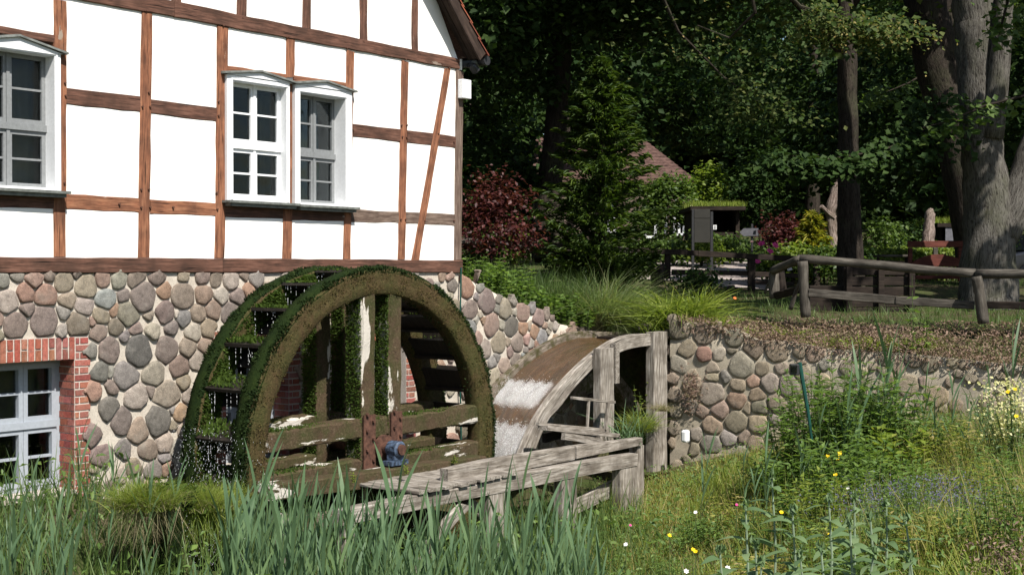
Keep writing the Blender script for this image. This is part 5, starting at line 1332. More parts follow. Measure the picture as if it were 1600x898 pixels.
for i, (px, yt, yb, hw, Y_, m_, lb) in enumerate(((1010, 370, 402, 24, 33, 'leaf_mid', 'low green perennial at the left end of the gravel path'), (1052, 368, 404, 22, 34, 'leaf_mid', 'bushy perennial behind the board posts on the left'), (1096, 372, 408, 24, 34, 'leaf_lime', 'yellow green perennial between the two board posts'),
        (1130, 368, 402, 22, 35, 'leaf_mid', 'blue green perennial right of the board posts'), (1160, 372, 398, 20, 36, 'leaf_dark', 'dark low shrub behind the arrow sign'), (1205, 392, 432, 26, 29, 'leaf_mid', 'low plant with pink roses beside the path end'), (1240, 384, 420, 26, 28.5, 'leaf_lime', 'lime green leafy clump under the golden conifer'),
        (1290, 388, 425, 34, 28, 'leaf_mid', 'glossy low shrub between the golden conifer and the dark trunk'), (1372, 335, 392, 36, 33, 'leaf_mid', 'tall flowering perennials behind the hedge'), (1415, 345, 392, 22, 34, 'leaf_dark', 'dark perennial clump beside the driftwood stump'),
        (760, 360, 395, 40, 26, 'leaf_mid', 'sunny green shrub below the red maple'), (800, 330, 385, 26, 28, 'leaf_lime', 'bright shrub between the maple and the trunk'), (985, 385, 420, 30, 27, 'leaf_mid', 'green clump below the conifer on its right'), (905, 380, 410, 36, 26, 'leaf_dark', 'dark low shrub under the conifer'),
        (1345, 395, 410, 20, 29, 'leaf_dark', 'low dark plant at the foot of the dark trunk'), (1490, 330, 350, 30, 36, 'leaf_lime', 'sunlit creeper growing on the right hut roof'), (1590, 380, 420, 30, 31, 'leaf_dark', 'dark shrub right of the massive linden'))):
    bush(lb, px, yt, yb, hw, Y_, m_, 1300, .10)
# clipped hedge
hg = thing('hedge', 'low clipped light green hedge behind the fence at the right', 'hedge', onU(1420, 400, 30))
a, b = onU(1345, 405, 30.5), onU(1520, 405, 29.5); n = 9000; t_ = NR.random(n); ht = .62
P = np.outer(1 - t_, a) + np.outer(t_, b); face = NR.random(n) < .5
P[:, 1] += np.where(face, -.4 + NR.normal(0, .03, n), NR.uniform(-.4, .4, n)); P[:, 2] += np.where(face, NR.uniform(0, ht, n), ht + NR.normal(0, .04, n))
leafs('foliage', P, np.where(face[:, None], [0, -1, .2], [0, -.2, 1.0]), NR.uniform(.05, .09, n), MAT['leaf_lime'], hg, .7)
# roses etc. as little blossoms on stalks
def flower(label, px, py, Y_, m, r=.035, name='flower', ground=uz, group=None, cat='flower', stemlen=None, pz=None):
    c = atY(px, py, Y_); gz = ground(c.x, c.y) if stemlen is None else c.z - stemlen
    t = thing(name, label, cat, (c.x, c.y, min(gz, c.z - .03)), group); q = MB(); q.tube([(c.x, c.y, min(gz, c.z - .03)), c], [.004, .003], 4); q.build('stem', MAT['stem'], t)
    V = [tuple(c)]; Fc = []; n = 6; tilt = Vector((rnd.uniform(-.4, .4), -.7, .7)).normalized(); a_ = tilt.cross(X).normalized(); b_ = tilt.cross(a_)
    q = MB()
    for k in range(n):
        an = k * 6.283 / n + rnd.random() * .3; d = a_ * math.cos(an) + b_ * math.sin(an); s = tilt.cross(d)
        q.add([c, c + d * r * .6 + s * r * .42 + tilt * r * .15, c + d * r * 1.05 + tilt * r * rnd.uniform(.1, .5), c + d * r * .6 - s * r * .42 + tilt * r * .15], [[0, 1, 2, 3]])
    q.tube([c, c + tilt * r * .3], [r * .3, r * .2], 6); q.build('petals', MAT[m], t); return t
for (x, y, l) in ((1183, 409, 'lowest pink rose beside the path'), (1203, 393, 'middle pink rose beside the path'), (1211, 384, 'topmost pink rose beside the path'), (1190, 381, 'small pink rose left of the others')): flower(l + ' under the dark red shrub', x, y, 28.2, 'pink_petal', .085)
flower('pale pink rose low behind the log fence', 1234, 421, 27.5, 'white_petal', .06)
flower('red poppy bud standing in the grass above the right stone wall', 1148, 466, 20.5, 'orange_petal', .03, 'poppy')

# ------------------------------------------------------------------ far house
fh = thing('brick_house', 'distant house with a red tiled roof half hidden by the conifer', 'house', onU(960, 400, 48))
eL, eR = atY(830, 288, 48), atY(1092, 286, 48); rL, rR = atY(838, 212, 52), atY(1000, 214, 52)
q = MB(); d = Vector((0, 8, 0)); zb = uz(2, 48) - .5
q.quadprism([Vector((eL.x + .2, 48.3, zb)), Vector((eR.x - .3, 48.3, zb)), Vector((eR.x - .3, 48.3, eL.z)), Vector((eL.x + .2, 48.3, eL.z))], [Vector((eL.x + .2, 56, zb)), Vector((eR.x - .3, 56, zb)), Vector((eR.x - .3, 56, eL.z)), Vector((eL.x + .2, 56, eL.z))])
MAT['far_wall'] = plain('far_brown_wall', (.16, .12, .10), .9, .1); q.build('wall', MAT['far_wall'], fh)
q = MB()
for k in range(15):      # courses of tiles
    f0, f1 = k / 15, (k + 1) / 15; a = eL.lerp(rL, f0); b = eR.lerp(rR, f0); c = eR.lerp(rR, f1); e = eL.lerp(rL, f1)
    q.quadprism([a + Z * .05, b + Z * .05, c + Z * .02, e + Z * .02], [a - Z * .03, b - Z * .03, c - Z * .06, e - Z * .06])
q.quadprism([eR, Vector((eR.x, 56, eR.z)), rR], [eR - Z * .06, Vector((eR.x, 56, eR.z - .06)), rR - Z * .06]); q.build('roof', MAT['tile_far'], fh)
for (x0, x1, y0, y1) in ((1006, 1042, 318, 372), (940, 962, 320, 366), (1052, 1070, 322, 368)):
    A = atY(x0, y0, 48.2); B = atY(x1, y1, 48.2); q = MB()
    for (a, b_, c, e) in ((A.x, A.x + .08, B.z, A.z), (B.x - .08, B.x, B.z, A.z), (A.x, B.x, A.z - .08, A.z), (A.x, B.x, B.z, B.z + .08), ((A.x + B.x) / 2 - .04, (A.x + B.x) / 2 + .04, B.z, A.z)): q.box(((a + b_) / 2, 48.2, (c + e) / 2), X, Z, Y, (b_ - a) / 2, (e - c) / 2, .08)
    wf = q.build('window', MAT['white_paint'], fh); q = MB(); q.box(((A.x + B.x) / 2, 48.27, (A.z + B.z) / 2), X, Z, Y, (B.x - A.x) / 2, (A.z - B.z) / 2, .01); q.build('pane', MAT['glass'], wf)

# ------------------------------------------------------------------ huts with turf roofs
def hut(label, x0, x1, yr, yb, Y_, dark):
    a, b = atY(x0, yr, Y_), atY(x1, yr + 1, Y_); g = min(uz(a.x, Y_), uz(b.x, Y_)) - .1; t = thing('garden_hut', label, 'hut', (a.x + b.x) / 2 * X + Y * Y_ + Z * g)
    q = MB(); dep = 2.0; zt = a.z - .12
    q.box(((a.x + b.x) / 2, Y_ + dep, (g + zt) / 2), X, Y, Z, (b.x - a.x) / 2 - .08, .04, (zt - g) / 2)
    for xx in (a.x + .12, b.x - .12): q.box((xx, Y_ + dep / 2, (g + zt) / 2), X, Y, Z, .04, dep / 2 - .05, (zt - g) / 2)
    q.build('wall', MAT['dark_wood'], t)
    q = MB(); wz = g + (zt - g) * .62; n = 6
    for k in range(n):
        zc = g + (wz - g) * (k + .5) / n; q2 = MB(); q2.box(((a.x * .45 + b.x * .55), Y_ + .02, zc), X, Y, Z, (b.x - a.x) * .38, .02, (wz - g) / n / 2 - .008); q2.build('board', MAT['dark_wood' if k < n - 1 else 'red_wood'] if 0 else MAT['dark_wood'], t)
    for xx in (a.x + .1, b.x - .1): q2 = MB(); q2.box((xx, Y_ - .02, (g + zt) / 2), X, Y, Z, .05, .05, (zt - g) / 2); q2.build('post', MAT['dark_wood'], t)
    q = MB(); q.box(((a.x + b.x) / 2, Y_ + dep / 2 - .1, zt + .05), X, Y, Z, (b.x - a.x) / 2 + .06, dep / 2 + .25, .05); rf = q.build('roof', MAT['dark_wood'], t)
    n = 2600; P = np.c_[NR.uniform(a.x - .08, b.x + .08, n), NR.uniform(Y_ - .35, Y_ + dep, n), np.full(n, zt + .1)]
    blades('roof_turf', P, .22, .35, .018, MAT['grass_lime'], rf, 'stuff', 2)
    return t
h1 = hut('small dark garden hut with a flat turf roof behind the information board', 1080, 1158, 322, 385, 36, 0)
q = MB(); c = atY(1117, 355, 35.9); q.box(c, X, Y, Z, .045, .01, .06); nb = q.build('notice', MAT['white_paint'], h1); q = MB(); c2 = c - Y * .016
for dz_ in (.03, 0, -.03): q.box(c2 + Z * dz_, X, Y, Z, .025, .003, .005)
q.build('notice_print', MAT['dark_metal'], nb)
h2 = hut('dark hut with turf roof and framed picture seen left of the massive linden', 1462, 1545, 348, 390, 34, 1)
q = MB(); a, b = atY(1477, 354, 33.7), atY(1510, 376, 33.7); q.box((a + b) / 2, X, Y, Z, (b.x - a.x) / 2, .02, (a.z - b.z) / 2)
q.build('picture_board', plain('pale_grey_board', (.13, .13, .15), .6, .2), h2)

# ------------------------------------------------------------------ signs
def boxpx(x0, x1, y0, y1, Y_, d, m, parent, name):
    a, b = atY(x0, y0, Y_), atY(x1, y1, Y_); q = MB(); q.box((a + b) / 2, X, Y, Z, (b.x - a.x) / 2, d / 2, (a.z - b.z) / 2); o = q.build(name, MAT[m], parent)
    md = o.modifiers.new('bev', 'BEVEL'); md.width = min(.008, d * .2); return o
ib = thing('information_board', 'dark grey information board on two square posts beside the path', 'sign', onU(1098, 425, 31))
boxpx(1080.5, 1084.5, 327, 428, 31, .06, 'dark_metal', ib, 'post'); boxpx(1109.5, 1114, 331, 428, 31, .06, 'dark_metal', ib, 'post')
boxpx(1084.6, 1109.4, 341.8, 379, 30.98, .03, 'board_grey', ib, 'panel'); boxpx(1084.6, 1109.4, 327, 341.2, 30.98, .034, 'board_grey', ib, 'panel')
ar = thing('arrow_sign', 'grey arrow shaped signpost pointing left beside the path', 'sign', onU(1175, 420, 30))
boxpx(1173.3, 1176.6, 350, 440, 30, .045, 'dark_metal', ar, 'post')
q = MB(); L = [(1155.5, 363), (1162, 356.7), (1185, 356.5), (1185, 368.5), (1162, 368.8)]; q.quadprism([atY(x, y, 29.96) for x, y in L], [atY(x, y, 29.93) for x, y in L]); q.build('arrow_board', plain('blue_grey_sign_back', (.10, .10, .115), .6, .3), ar)
# driftwood stumps
def stump(label, L, Y_):
    t = thing('driftwood_stump', label, 'driftwood', onU(L[0][0], L[0][1], Y_)); q = MB(); P = [atY(x, y, Y_) for x, y, r in L]; Rr_ = [r / FPX * Y_ for x, y, r in L]; q.tube(dens3(P), dens1(Rr_, 3), 11, .22); q.build('trunk', MAT['driftwood'], t, sm=True); return t
def dens3(P):
    o = []
    for a, b in zip(P, P[1:]): o += [a, a.lerp(b, 1 / 3), a.lerp(b, 2 / 3)]
    return o + [P[-1]]
def dens1(r, k):
    o = []
    for a, b in zip(r, r[1:]): o += [a, lerp(a, b, 1 / 3), lerp(a, b, 2 / 3)]
    return o + [r[-1]]
MAT['driftwood'] = bark_mat('twisted_driftwood', (.10, .07, .055), (.34, .27, .24), 18)
stump('pale twisted driftwood stump on a rough base left of the turf roofed hut', [(1448, 392, 10), (1450, 372, 9), (1452, 350, 8), (1453, 333, 7), (1456, 326, 3)], 31.5)
stump('brown driftwood stump left of the straight dark trunk', [(1303, 395, 9), (1301, 365, 7), (1296, 330, 8), (1306, 298, 8), (1309, 285, 4)], 29)
q = MB(); st = thing('driftwood_branch', 'short pale limb sticking out from the brown driftwood stump', 'driftwood', atY(1286, 324, 28.9)); q.tube([atY(1304, 340, 28.95), atY(1294, 332, 28.9), atY(1283, 322, 28.8)], [.06, .05, .045], 8, .1); q.build('limb', MAT['driftwood'], st)

# ------------------------------------------------------------------ fences
def ptu(px, py, Y_): return atY(px, py, Y_)
f2 = thing('plank_fence', 'low dark plank fence running along the path from the house corner', 'fence', onU(1175, 455, 27))
def ybar(x): return lerp(24, 27, (x - 722) / 453)
def barw(parent, p0, p1, h, d, m, name):
    q = MB(); q.beam([p0, p1], Y, d, h, .004, .006, 8); return q.build(name, MAT[m], parent)
for (xa, ya, xb, yb, hp) in ((700, 375, 985, 390.5, 4.2), (985.5, 390.5, 1090, 395.5, 4.3), (1090.5, 395.8, 1210, 402.5, 4.5), (1210.5, 402.5, 1425, 413, 4.6)):
    barw(f2, ptu(xa, ya, ybar(xa)), ptu(xb, yb, ybar(xb)), hp / FPX * 26, .025, 'log_wood' if xa < 800 else 'dark_wood', 'rail')
for (xa, ya, xb, yb, hp) in ((1050, 425, 1175, 427, 4), (1176, 428, 1260, 431, 4), (1176, 441, 1240, 443, 3)):
    barw(f2, ptu(xa, ya, ybar(xa) + .1), ptu(xb, yb, ybar(xb) + .1), hp / FPX * 26, .025, 'dark_wood', 'rail')
for (x, y0, y1, w_) in ((770, 379, 402, 4), (872, 386, 420, 4.5), (1043, 395, 430, 4.5), (1174, 402, 457, 6), (1276, 408, 450, 5), (1405, 414, 455, 5)):
    q = MB(); a, b = ptu(x, y1 + 6, ybar(x) + .05), ptu(x, y0 - 1, ybar(x) + .05); q.beam([a, b], X, w_ / FPX * 26, .05, .003, .008, 4); q.build('post', MAT['dark_wood'], f2)
f1 = thing('log_fence', 'weathered round log fence on top of the right stone wall', 'fence', onU(1258, 492, 20.3))
def log(parent, pts, r, m='log_wood', name='rail', n=10):
    P = [atY(*p) for p in pts]; q = MB(); PP = []; 
    for a, b in zip(P, P[1:]): PP += [a.lerp(b, k / 5) for k in range(5)]
    PP.append(P[-1]); PP = [p + Vector((0, 0, .008 * noise.noise(p * 3))) for p in PP]; q.tube(PP, [r * (1 + .06 * math.sin(i * .9)) for i in range(len(PP))], n, .03); return q.build(name, MAT[m], parent, sm=True)
log(f1, [(1250, 404, 20.4), (1330, 410, 20.1), (1430, 420, 19.6), (1524, 427, 19.2)], .064)
log(f1, [(1526, 428, 19.15), (1610, 428, 18.7), (1680, 428, 18.3)], .064)
log(f1, [(1259, 495, 20.3), (1256, 450, 20.3), (1254, 408, 20.3)], .078, name='post'); log(f1, [(1537, 505, 19.1), (1531, 460, 19.1), (1526, 432, 19.1)], .078, name='post')
log(f1, [(1250, 405, 20.5), (1230, 413, 20.9), (1208, 423, 21.3)], .066); log(f1, [(1210, 466, 21.4), (1209, 425, 21.4)], .085, name='post'); log(f1, [(1222, 458, 22.2), (1218, 420, 22.2)], .08, m='dark_wood', name='post')
log(f1, [(1235, 483, 20.7), (1244, 455, 20.6), (1252, 438, 20.45)], .035, name='brace'); log(f1, [(1195, 458, 21.9), (1199, 446, 21.8), (1203, 440, 21.7)], .02, name='brace')
def plk(parent, pts, h, d, m, name='rail'):
    q = MB(); P = [atY(*p) for p in pts]; q.beam([P[0], P[-1]], Y, d, h, .004, .01, 10); return q.build(name, MAT[m], parent)
plk(f1, [(1264, 457, 20.25), (1400, 469, 19.8)], .062, .03, 'log_wood'); plk(f1, [(1400.5, 469, 19.78), (1522, 477, 19.25)], .06, .03, 'log_wood'); plk(f1, [(1543, 476, 19.1), (1640, 478, 18.6)], .05, .03, 'dark_wood'); plk(f1, [(1212, 462, 21.3), (1250, 452, 20.6)], .06, .025, 'dark_wood')
# brown timber trough/bench behind the log fence
tb = thing('timber_planter', 'big dark brown plank planter box standing behind the log fence', 'planter', onU(1365, 470, 22.5))
for i, (y0, y1) in enumerate(((418, 430), (432, 446), (448, 462), (464, 480), (481, 492))): boxpx(1318, 1425, y0, y1, 22.6, .05, 'dark_wood', tb, 'plank')
for x in (1322, 1372, 1420): boxpx(x, x + 9, 416, 492, 22.5, .07, 'dark_wood', tb, 'post')
boxpx(1262, 1316, 446, 492, 22.9, .3, 'dark_wood', tb, 'side_box')
# red bench with curved seat rail
bn = thing('garden_bench', 'red brown garden bench with an arched back rail by the massive linden', 'bench', onU(1460, 430, 25))
boxpx(1418, 1506, 376.5, 386.5, 25, .05, 'red_wood', bn, 'top_rail'); boxpx(1419, 1425, 386.8, 440, 25, .07, 'red_wood', bn, 'leg'); boxpx(1497, 1503, 386.8, 440, 25, .07, 'red_wood', bn, 'leg'); boxpx(1458, 1465, 386.8, 401, 25, .05, 'log_wood', bn, 'back_post')
T_ = [atY(x, y, 24.9) for x, y in dens([(1425, 410), (1440, 402), (1460, 397.5), (1480, 399), (1506, 406)], 12)]; q = MB()
q.quadprism([t - Y * .02 for t in T_] + [atY(1506, 416, 24.88), atY(1425, 416, 24.88)], [t + Y * .03 for t in T_] + [atY(1506, 416, 24.93), atY(1425, 416, 24.93)]); q.build('backrest', MAT['red_wood'], bn)
boxpx(1426, 1506, 430, 436, 24.6, .4, 'red_wood', bn, 'seat')
tt = thing('garden_table', 'thin framed table top behind the fence left of the red bench', 'table', onU(1385, 425, 25.5))
boxpx(1369, 1420, 398, 401.5, 25.6, .5, 'log_wood', tt, 'tabletop'); boxpx(1370, 1374, 402, 440, 25.5, .05, 'dark_wood', tt, 'leg'); boxpx(1414, 1418, 402, 440, 25.5, .05, 'dark_wood', tt, 'leg')
# dark parked car glimpsed behind the trunk
cr = thing('parked_car', 'dark car partly visible at the right edge behind the massive linden', 'car', onU(1640, 430, 30))
def carprof(L, Y0_, w_, m, name):
    q = MB(); P = [atY(x, y, Y0_) for x, y in L]; q.quadprism(P, [p + Y * w_ for p in P]); o = q.build(name, m, cr); md = o.modifiers.new('bev', 'BEVEL'); md.width = .06; md.segments = 3; return o
MAT['car_paint'] = plain('dark_blue_car_paint', (.012, .014, .02), .2, .6, 0, .02)
carprof([(1575, 432), (1574, 405), (1585, 396), (1605, 392), (1760, 390), (1775, 400), (1777, 432)], 30, 1.7, MAT['car_paint'], 'body')
carprof([(1598, 391.5), (1622, 366), (1700, 364), (1742, 389.5)], 30.1, 1.5, MAT['car_paint'], 'cabin')
for x in (1612, 1735):
    q = MB(); c = atY(x, 432, 30); q.tube([c - Y * .03, c + Y * .2], .32, 20); wh = q.build('wheel', MAT['dark_metal'], cr); q = MB(); q.tube([c - Y * .05, c - Y * .03], .19, 12); q.build('rim', MAT['zinc'], wh)
q = MB(); L = [(1606, 389), (1626, 369), (1660, 368), (1660, 389)]; q.quadprism([atY(x, y, 30.08) for x, y in L], [atY(x, y, 30.06) for x, y in L]); q.build('side_window', MAT['glass'], cr)
# dark cut logs / stones on the terrace
sq = thing('stone_block', 'grey stone block lying on the terrace edge just left of the chute post', 'stone', atY(1011, 512, 20.9))
q = MB(); c = atY(1012, 511, 20.9); q.box(c, U, NO, Z, .13, .1, .055); o = q.build('block', MAT['stone'], sq, color=pcol('g', rnd)); md = o.modifiers.new('b', 'BEVEL'); md.width = .03; md.segments = 3
for (x, y, w_, h, l) in ((1030, 432, 20, 34, 'left dark rootstock sticking up beside the path'), (1090, 436, 34, 24, 'wide dark rootstock in front of the board posts'), (1140, 452, 12, 8, 'small round dark stump beside the path')):
    t = thing('tree_stump', l, 'stump', onU(x, y, 25.5)); q = MB(); Yd = 25.6; q.tube([atY(x, y + h * .4, Yd), atY(x - 2, y, Yd), atY(x + 3, y - h * .35, Yd), atY(x + 8, y - h * .6, Yd)], [w_ * .5 / FPX * Yd * 1.2, w_ * .5 / FPX * Yd, w_ * .35 / FPX * Yd, .02], 9, .25); q.build('trunk', MAT['bark_dark'], t)
bush('dark spiky shrub between the board posts and the daylilies', 1085, 425, 452, 36, 24.5, 'leaf_dark', 900, .08)
# ------------------------------------------------------------------ reeds
def reed_proto(H, seed):
    rr = random.Random(seed); g = Vector((0, 0, -30 - seed)); t = thing('reed', 'tall blue green reed with long pointed leaves standing in front of the water wheel', 'reed', g, 'reeds in the foreground')
    lean = Vector((rr.uniform(-.05, .12), rr.uniform(-.06, .06), 0)); P = [g + Z * (H * k / 6) + lean * (H * (k / 6) ** 2) for k in range(7)]
    q = MB(); q.tube(P, [.0055 * (1 - .1 * k) for k in range(7)], 5); q.build('stem', MAT['stem'], t)
    nl = rr.randint(8, 10); az = rr.random() * 6.28
    for k in range(nl):
        f = .28 + .70 * k / nl; p = g + Z * (H * f) + lean * (H * f * f); a = az + k * 2.6 + rr.uniform(-.5, .5)
        up = rr.uniform(3.2, 7.0) + (5 if k >= nl - 2 else 0)
        D = np.array([[math.cos(a) + .1, math.sin(a), up]]); L = rr.uniform(.42, .68) * (1 if k < nl - 1 else .8)
        bend = np.array([[math.cos(a) * .16 + .03, math.sin(a) * .14, -rr.uniform(.0, .06)]])
        V, F = blades_arr(np.array([tuple(p)]), np.array([L]), D, np.array([rr.uniform(.022, .036)]), bend, 6, belly=1)
        mk('leaf', V, F, MAT['reed'], t, smooth_=True, attrs={'rnd': ('FLOAT', np.full(len(V), rr.random()))})
    return t
protos = [reed_proto(h, i) for i, h in enumerate((1.35, 1.5, 1.65, 1.8, 1.55, 1.7, 1.45))]
# photo columns of reed tips (x, tip y, distance) for the tall ones and a random bed between
tips = [(385, 655, 9.2), (372, 700, 9), (405, 725, 9.5), (440, 690, 10), (598, 662, 9.4), (590, 720, 9.6), (620, 700, 9.8), (700, 735, 9.3), (770, 720, 10), (800, 700, 10.4), (850, 700, 10.6), (480, 720, 10), (515, 715, 9.7), (545, 700, 10.2),
        (820, 690, 11), (905, 705, 11), (870, 740, 10.3), (740, 745, 9.6), (660, 740, 9.2), (455, 760, 9), (130, 640, 12.4), (150, 700, 12.0), (215, 690, 12.2), (235, 700, 11.8), (180, 680, 12.5), (265, 700, 12), (60, 700, 11.5), (20, 690, 11.2), (100, 720, 11.4),
        (1320, 570, 15), (1345, 520, 15.2), (1375, 545, 15.4), (1385, 470, 15.6), (1400, 520, 15.8), (1450, 560, 15.5), (1495, 560, 15.3), (1520, 600, 15), (1552, 560, 15.6), (1290, 620, 14.6), (1590, 470, 14.8), (1540, 640, 14.5), (1470, 600, 15.2), (1205, 640, 13.8), (1100, 660, 14.6), (1170, 690, 14.2), (1255, 650, 14), (1185, 720, 13.2)]
used = set()
def place_reed(px, ytip, Y_, gz):
    top_ = atY(px, ytip, Y_); x0 = top_.x; g = gz(x0, Y_) - .02; need = top_.z - g
    k = rnd.randrange(len(protos)); pr = protos[k]; H = (1.35, 1.5, 1.65, 1.8, 1.55, 1.7, 1.45)[k] + .35
    sc = max(.5, min(1.5, need / H)); loc = Vector((x0 - .05, Y_, g))
    if k not in used: used.add(k); pr.location = loc; pr.rotation_euler = (0, 0, rnd.uniform(-.5, .5)); pr.scale = (sc,) * 3; WL[pr.name] = loc; o = pr
    else: o = copy_tree(pr, loc, rnd.uniform(-.9, .9), sc)
    tl_ = 'tall' if ytip < 740 else 'lower'
    wh = ('before the left rim of the wheel' if px < 420 else 'below the left arms of the wheel' if px < 560 else 'below the blue axle bearing' if px < 680 else 'in front of the footbridge boards' if px < 820 else 'near the right posts of the footbridge')
    if px >= 290 and Y_ <= 13: o['label'] = tl_ + ' blue green reed standing ' + wh; o['group'] = tl_ + ' reeds ' + wh
    if Y_ > 13: o['label'] = 'slender reed growing in front of the right stone wall'; o['group'] = 'reeds by the right wall'
    elif px < 290: o['label'] = 'tall reed growing before the brick framed basement window and stone base'; o['group'] = 'reeds by the mill wall'
    return o
for t in tips: place_reed(*t, lz)
for i in range(135):
    px = rnd.uniform(350, 945); Y_ = rnd.uniform(7.6, 10.8); yt = lerp(755, 800, smooth(430, 640, px)) + rnd.uniform(-55, 60) + (px > 850) * 15
    place_reed(px, yt, Y_, lz)
for i in range(34):
    px = rnd.uniform(-30, 330); Y_ = rnd.uniform(8.5, 12.2); yt = 790 + rnd.uniform(-60, 60) + 130 * (170 < px < 375); place_reed(px, yt, Y_, lz)
for i, pr in enumerate(protos):
    if i not in used: place_reed(600 + 9 * i, 760, 9, lz)

# ------------------------------------------------------------------ ground cover
def scat(n, xr, yr, gz, keep=None):
    x = NR.uniform(*xr, n); y = NR.uniform(*yr, n)
    if keep is not None: k = np.array([keep(a, b) for a, b in zip(x, y)]); x, y = x[k], y[k]
    return np.c_[x, y, [gz(a, b) for a, b in zip(x, y)]]
def wd(x, y): q = Vector((x, y, 0)) - C0; return q.dot(NO), q.dot(U)
def left_ok(x, y):
    d, s = wd(x, y); return d > .12 and not (abs(s - SCW) < 2.3 and d < 1.9) and (x - 1.1) < .12 * (y - 8)
def vis(x, y, m=.17): return abs(x / y) < .379 + m
P = scat(21000, (-6, 3), (7.0, 18), lz, lambda x, y: left_ok(x, y) and vis(x, y) and (x < 1.6) and rnd.random() < (1 if y > 9 else .7))
blades('grass_bed', P, NR.uniform(.35, .8, len(P)), .28, NR.uniform(.008, .017, len(P)), MAT['grass'], None, 'stuff', 4, droop=.22)
tag(bpy.data.objects['grass_bed'], 'long green grass filling the bank below the mill wall', 'grass')
P = scat(6000, (-6, 2.5), (7.0, 16), lz, lambda x, y: left_ok(x, y) and vis(x, y))
leafs('weed_bed', P + np.c_[np.zeros(len(P)), np.zeros(len(P)), NR.uniform(.05, .5, len(P))], np.tile([0, -.2, 1.0], (len(P), 1)), NR.uniform(.04, .12, len(P)), MAT['herb'], None, .45, 'stuff')
tag(bpy.data.objects['weed_bed'], 'low leafy weeds between the reeds on the bank', 'weeds')
def right_ok(x, y):
    q = Vector((x, y, 0)) - WA0; return q.dot(NW) > .10 and vis(x, y) and x > .25 + .0 * y and (x > 1.15 or y < 15)
def patchy(x, y, s=.55, o=0): return noise.noise(Vector((x * s + o, y * s, o)))
allP = scat(80000, (.3, 8.5), (6.5, 19.5), lz, right_ok)
pv = np.array([patchy(a, b) for a, b, c in allP]); drg = np.array([smooth(2.6, 5.2, a - (b - 12) * .1) for a, b, c in allP])
isdry = (pv + drg * .9 + NR.normal(0, .15, len(pv))) > .52
Pg = allP[~isdry]; Pd = allP[isdry]
lime = np.array([patchy(a, b, .8, 7) for a, b, c in Pg]) + NR.normal(0, .1, len(Pg)) > .02
blades('meadow_grass', Pg[~lime], NR.uniform(.10, .34, (~lime).sum()), .4, NR.uniform(.007, .013, (~lime).sum()), MAT['meadow'], None, 'stuff', 3)
blades('lime_grass', Pg[lime], NR.uniform(.10, .3, lime.sum()), .4, NR.uniform(.008, .015, lime.sum()), MAT['grass_lime'], None, 'stuff', 3)
blades('dry_grass', Pd, NR.uniform(.12, .38, len(Pd)), .45, NR.uniform(.003, .007, len(Pd)), MAT['grass_pale'], None, 'stuff', 3)
tag(bpy.data.objects['meadow_grass'], 'short mixed green meadow grass on the right bank', 'grass'); tag(bpy.data.objects['lime_grass'], 'lime green grass patches on the right bank', 'grass'); tag(bpy.data.objects['dry_grass'], 'dry straw coloured grass at the lower right', 'grass')
Ph = scat(30000, (.3, 8.5), (6.5, 19.5), lz, lambda x, y: right_ok(x, y) and patchy(x, y, .9, 3) > -.25)
Ph[:, 2] += NR.uniform(.02, .28, len(Ph)); leafs('herb_leaves', Ph, np.tile([0, -.4, 1.0], (len(Ph), 1)), NR.uniform(.025, .07, len(Ph)), MAT['herb'], None, .4, 'stuff')
tag(bpy.data.objects['herb_leaves'], 'small leafy herbs spread through the right meadow', 'herbs')

# terrace vegetation
def up_ok(lo, hi, ylo=.05):
    return lambda x, y: ylo < y - yfront(x) < hi and vis(x, y)
P = scat(95000, (WALL_A.x - .05, 8.8), (17, 24), uz, lambda x, y: -.05 < y - yfront(x) < 1.25 + .3 * patchy(x, y, 1.5) and vis(x, y) and x > 2.5)
P[:, 1] -= .04; P[:, 2] += NR.uniform(-.01, .10, len(P))
hang = NR.random(len(P)) < .3; P[hang, 2] -= NR.uniform(0, .16, hang.sum()); P[hang, 1] = [yfront(a) - rnd.uniform(.22, .34) for a in P[hang, 0]]
leafs('sedum_cover', P, np.tile([0, -.5, 1.0], (len(P), 1)), NR.uniform(.035, .075, len(P)), MAT['sedum'], None, .3, 'stuff', jitter_n=.9)
tag(bpy.data.objects['sedum_cover'], 'purple brown creeping sedum spilling over the right stone wall', 'ground cover')
P = scat(16000, (-2.5, 9.5), (19, 29), uz, lambda x, y: .15 < y - yfront(x) < 6.5 and vis(x, y) and not (2.5 < x < 9.5 and y - yfront(x) < 1.25 and patchy(x, y, 1.2, 5) < .5) and y < 27.4)
blades('terrace_grass', P, NR.uniform(.08, .3, len(P)), .4, NR.uniform(.006, .012, len(P)), MAT['grass'], None, 'stuff', 3); tag(bpy.data.objects['terrace_grass'], 'grass and low weeds covering the garden terrace', 'grass')
P = scat(14000, (-6, 14), (27.5, 46), uz, lambda x, y: vis(x, y) and not (2.2 < x < 6.4 and y < 40))
blades('lawn', P, NR.uniform(.08, .22, len(P)), .4, NR.uniform(.014, .024, len(P)), MAT['grass'], None, 'stuff', 2); tag(bpy.data.objects['lawn'], 'green garden lawn behind the path', 'grass')

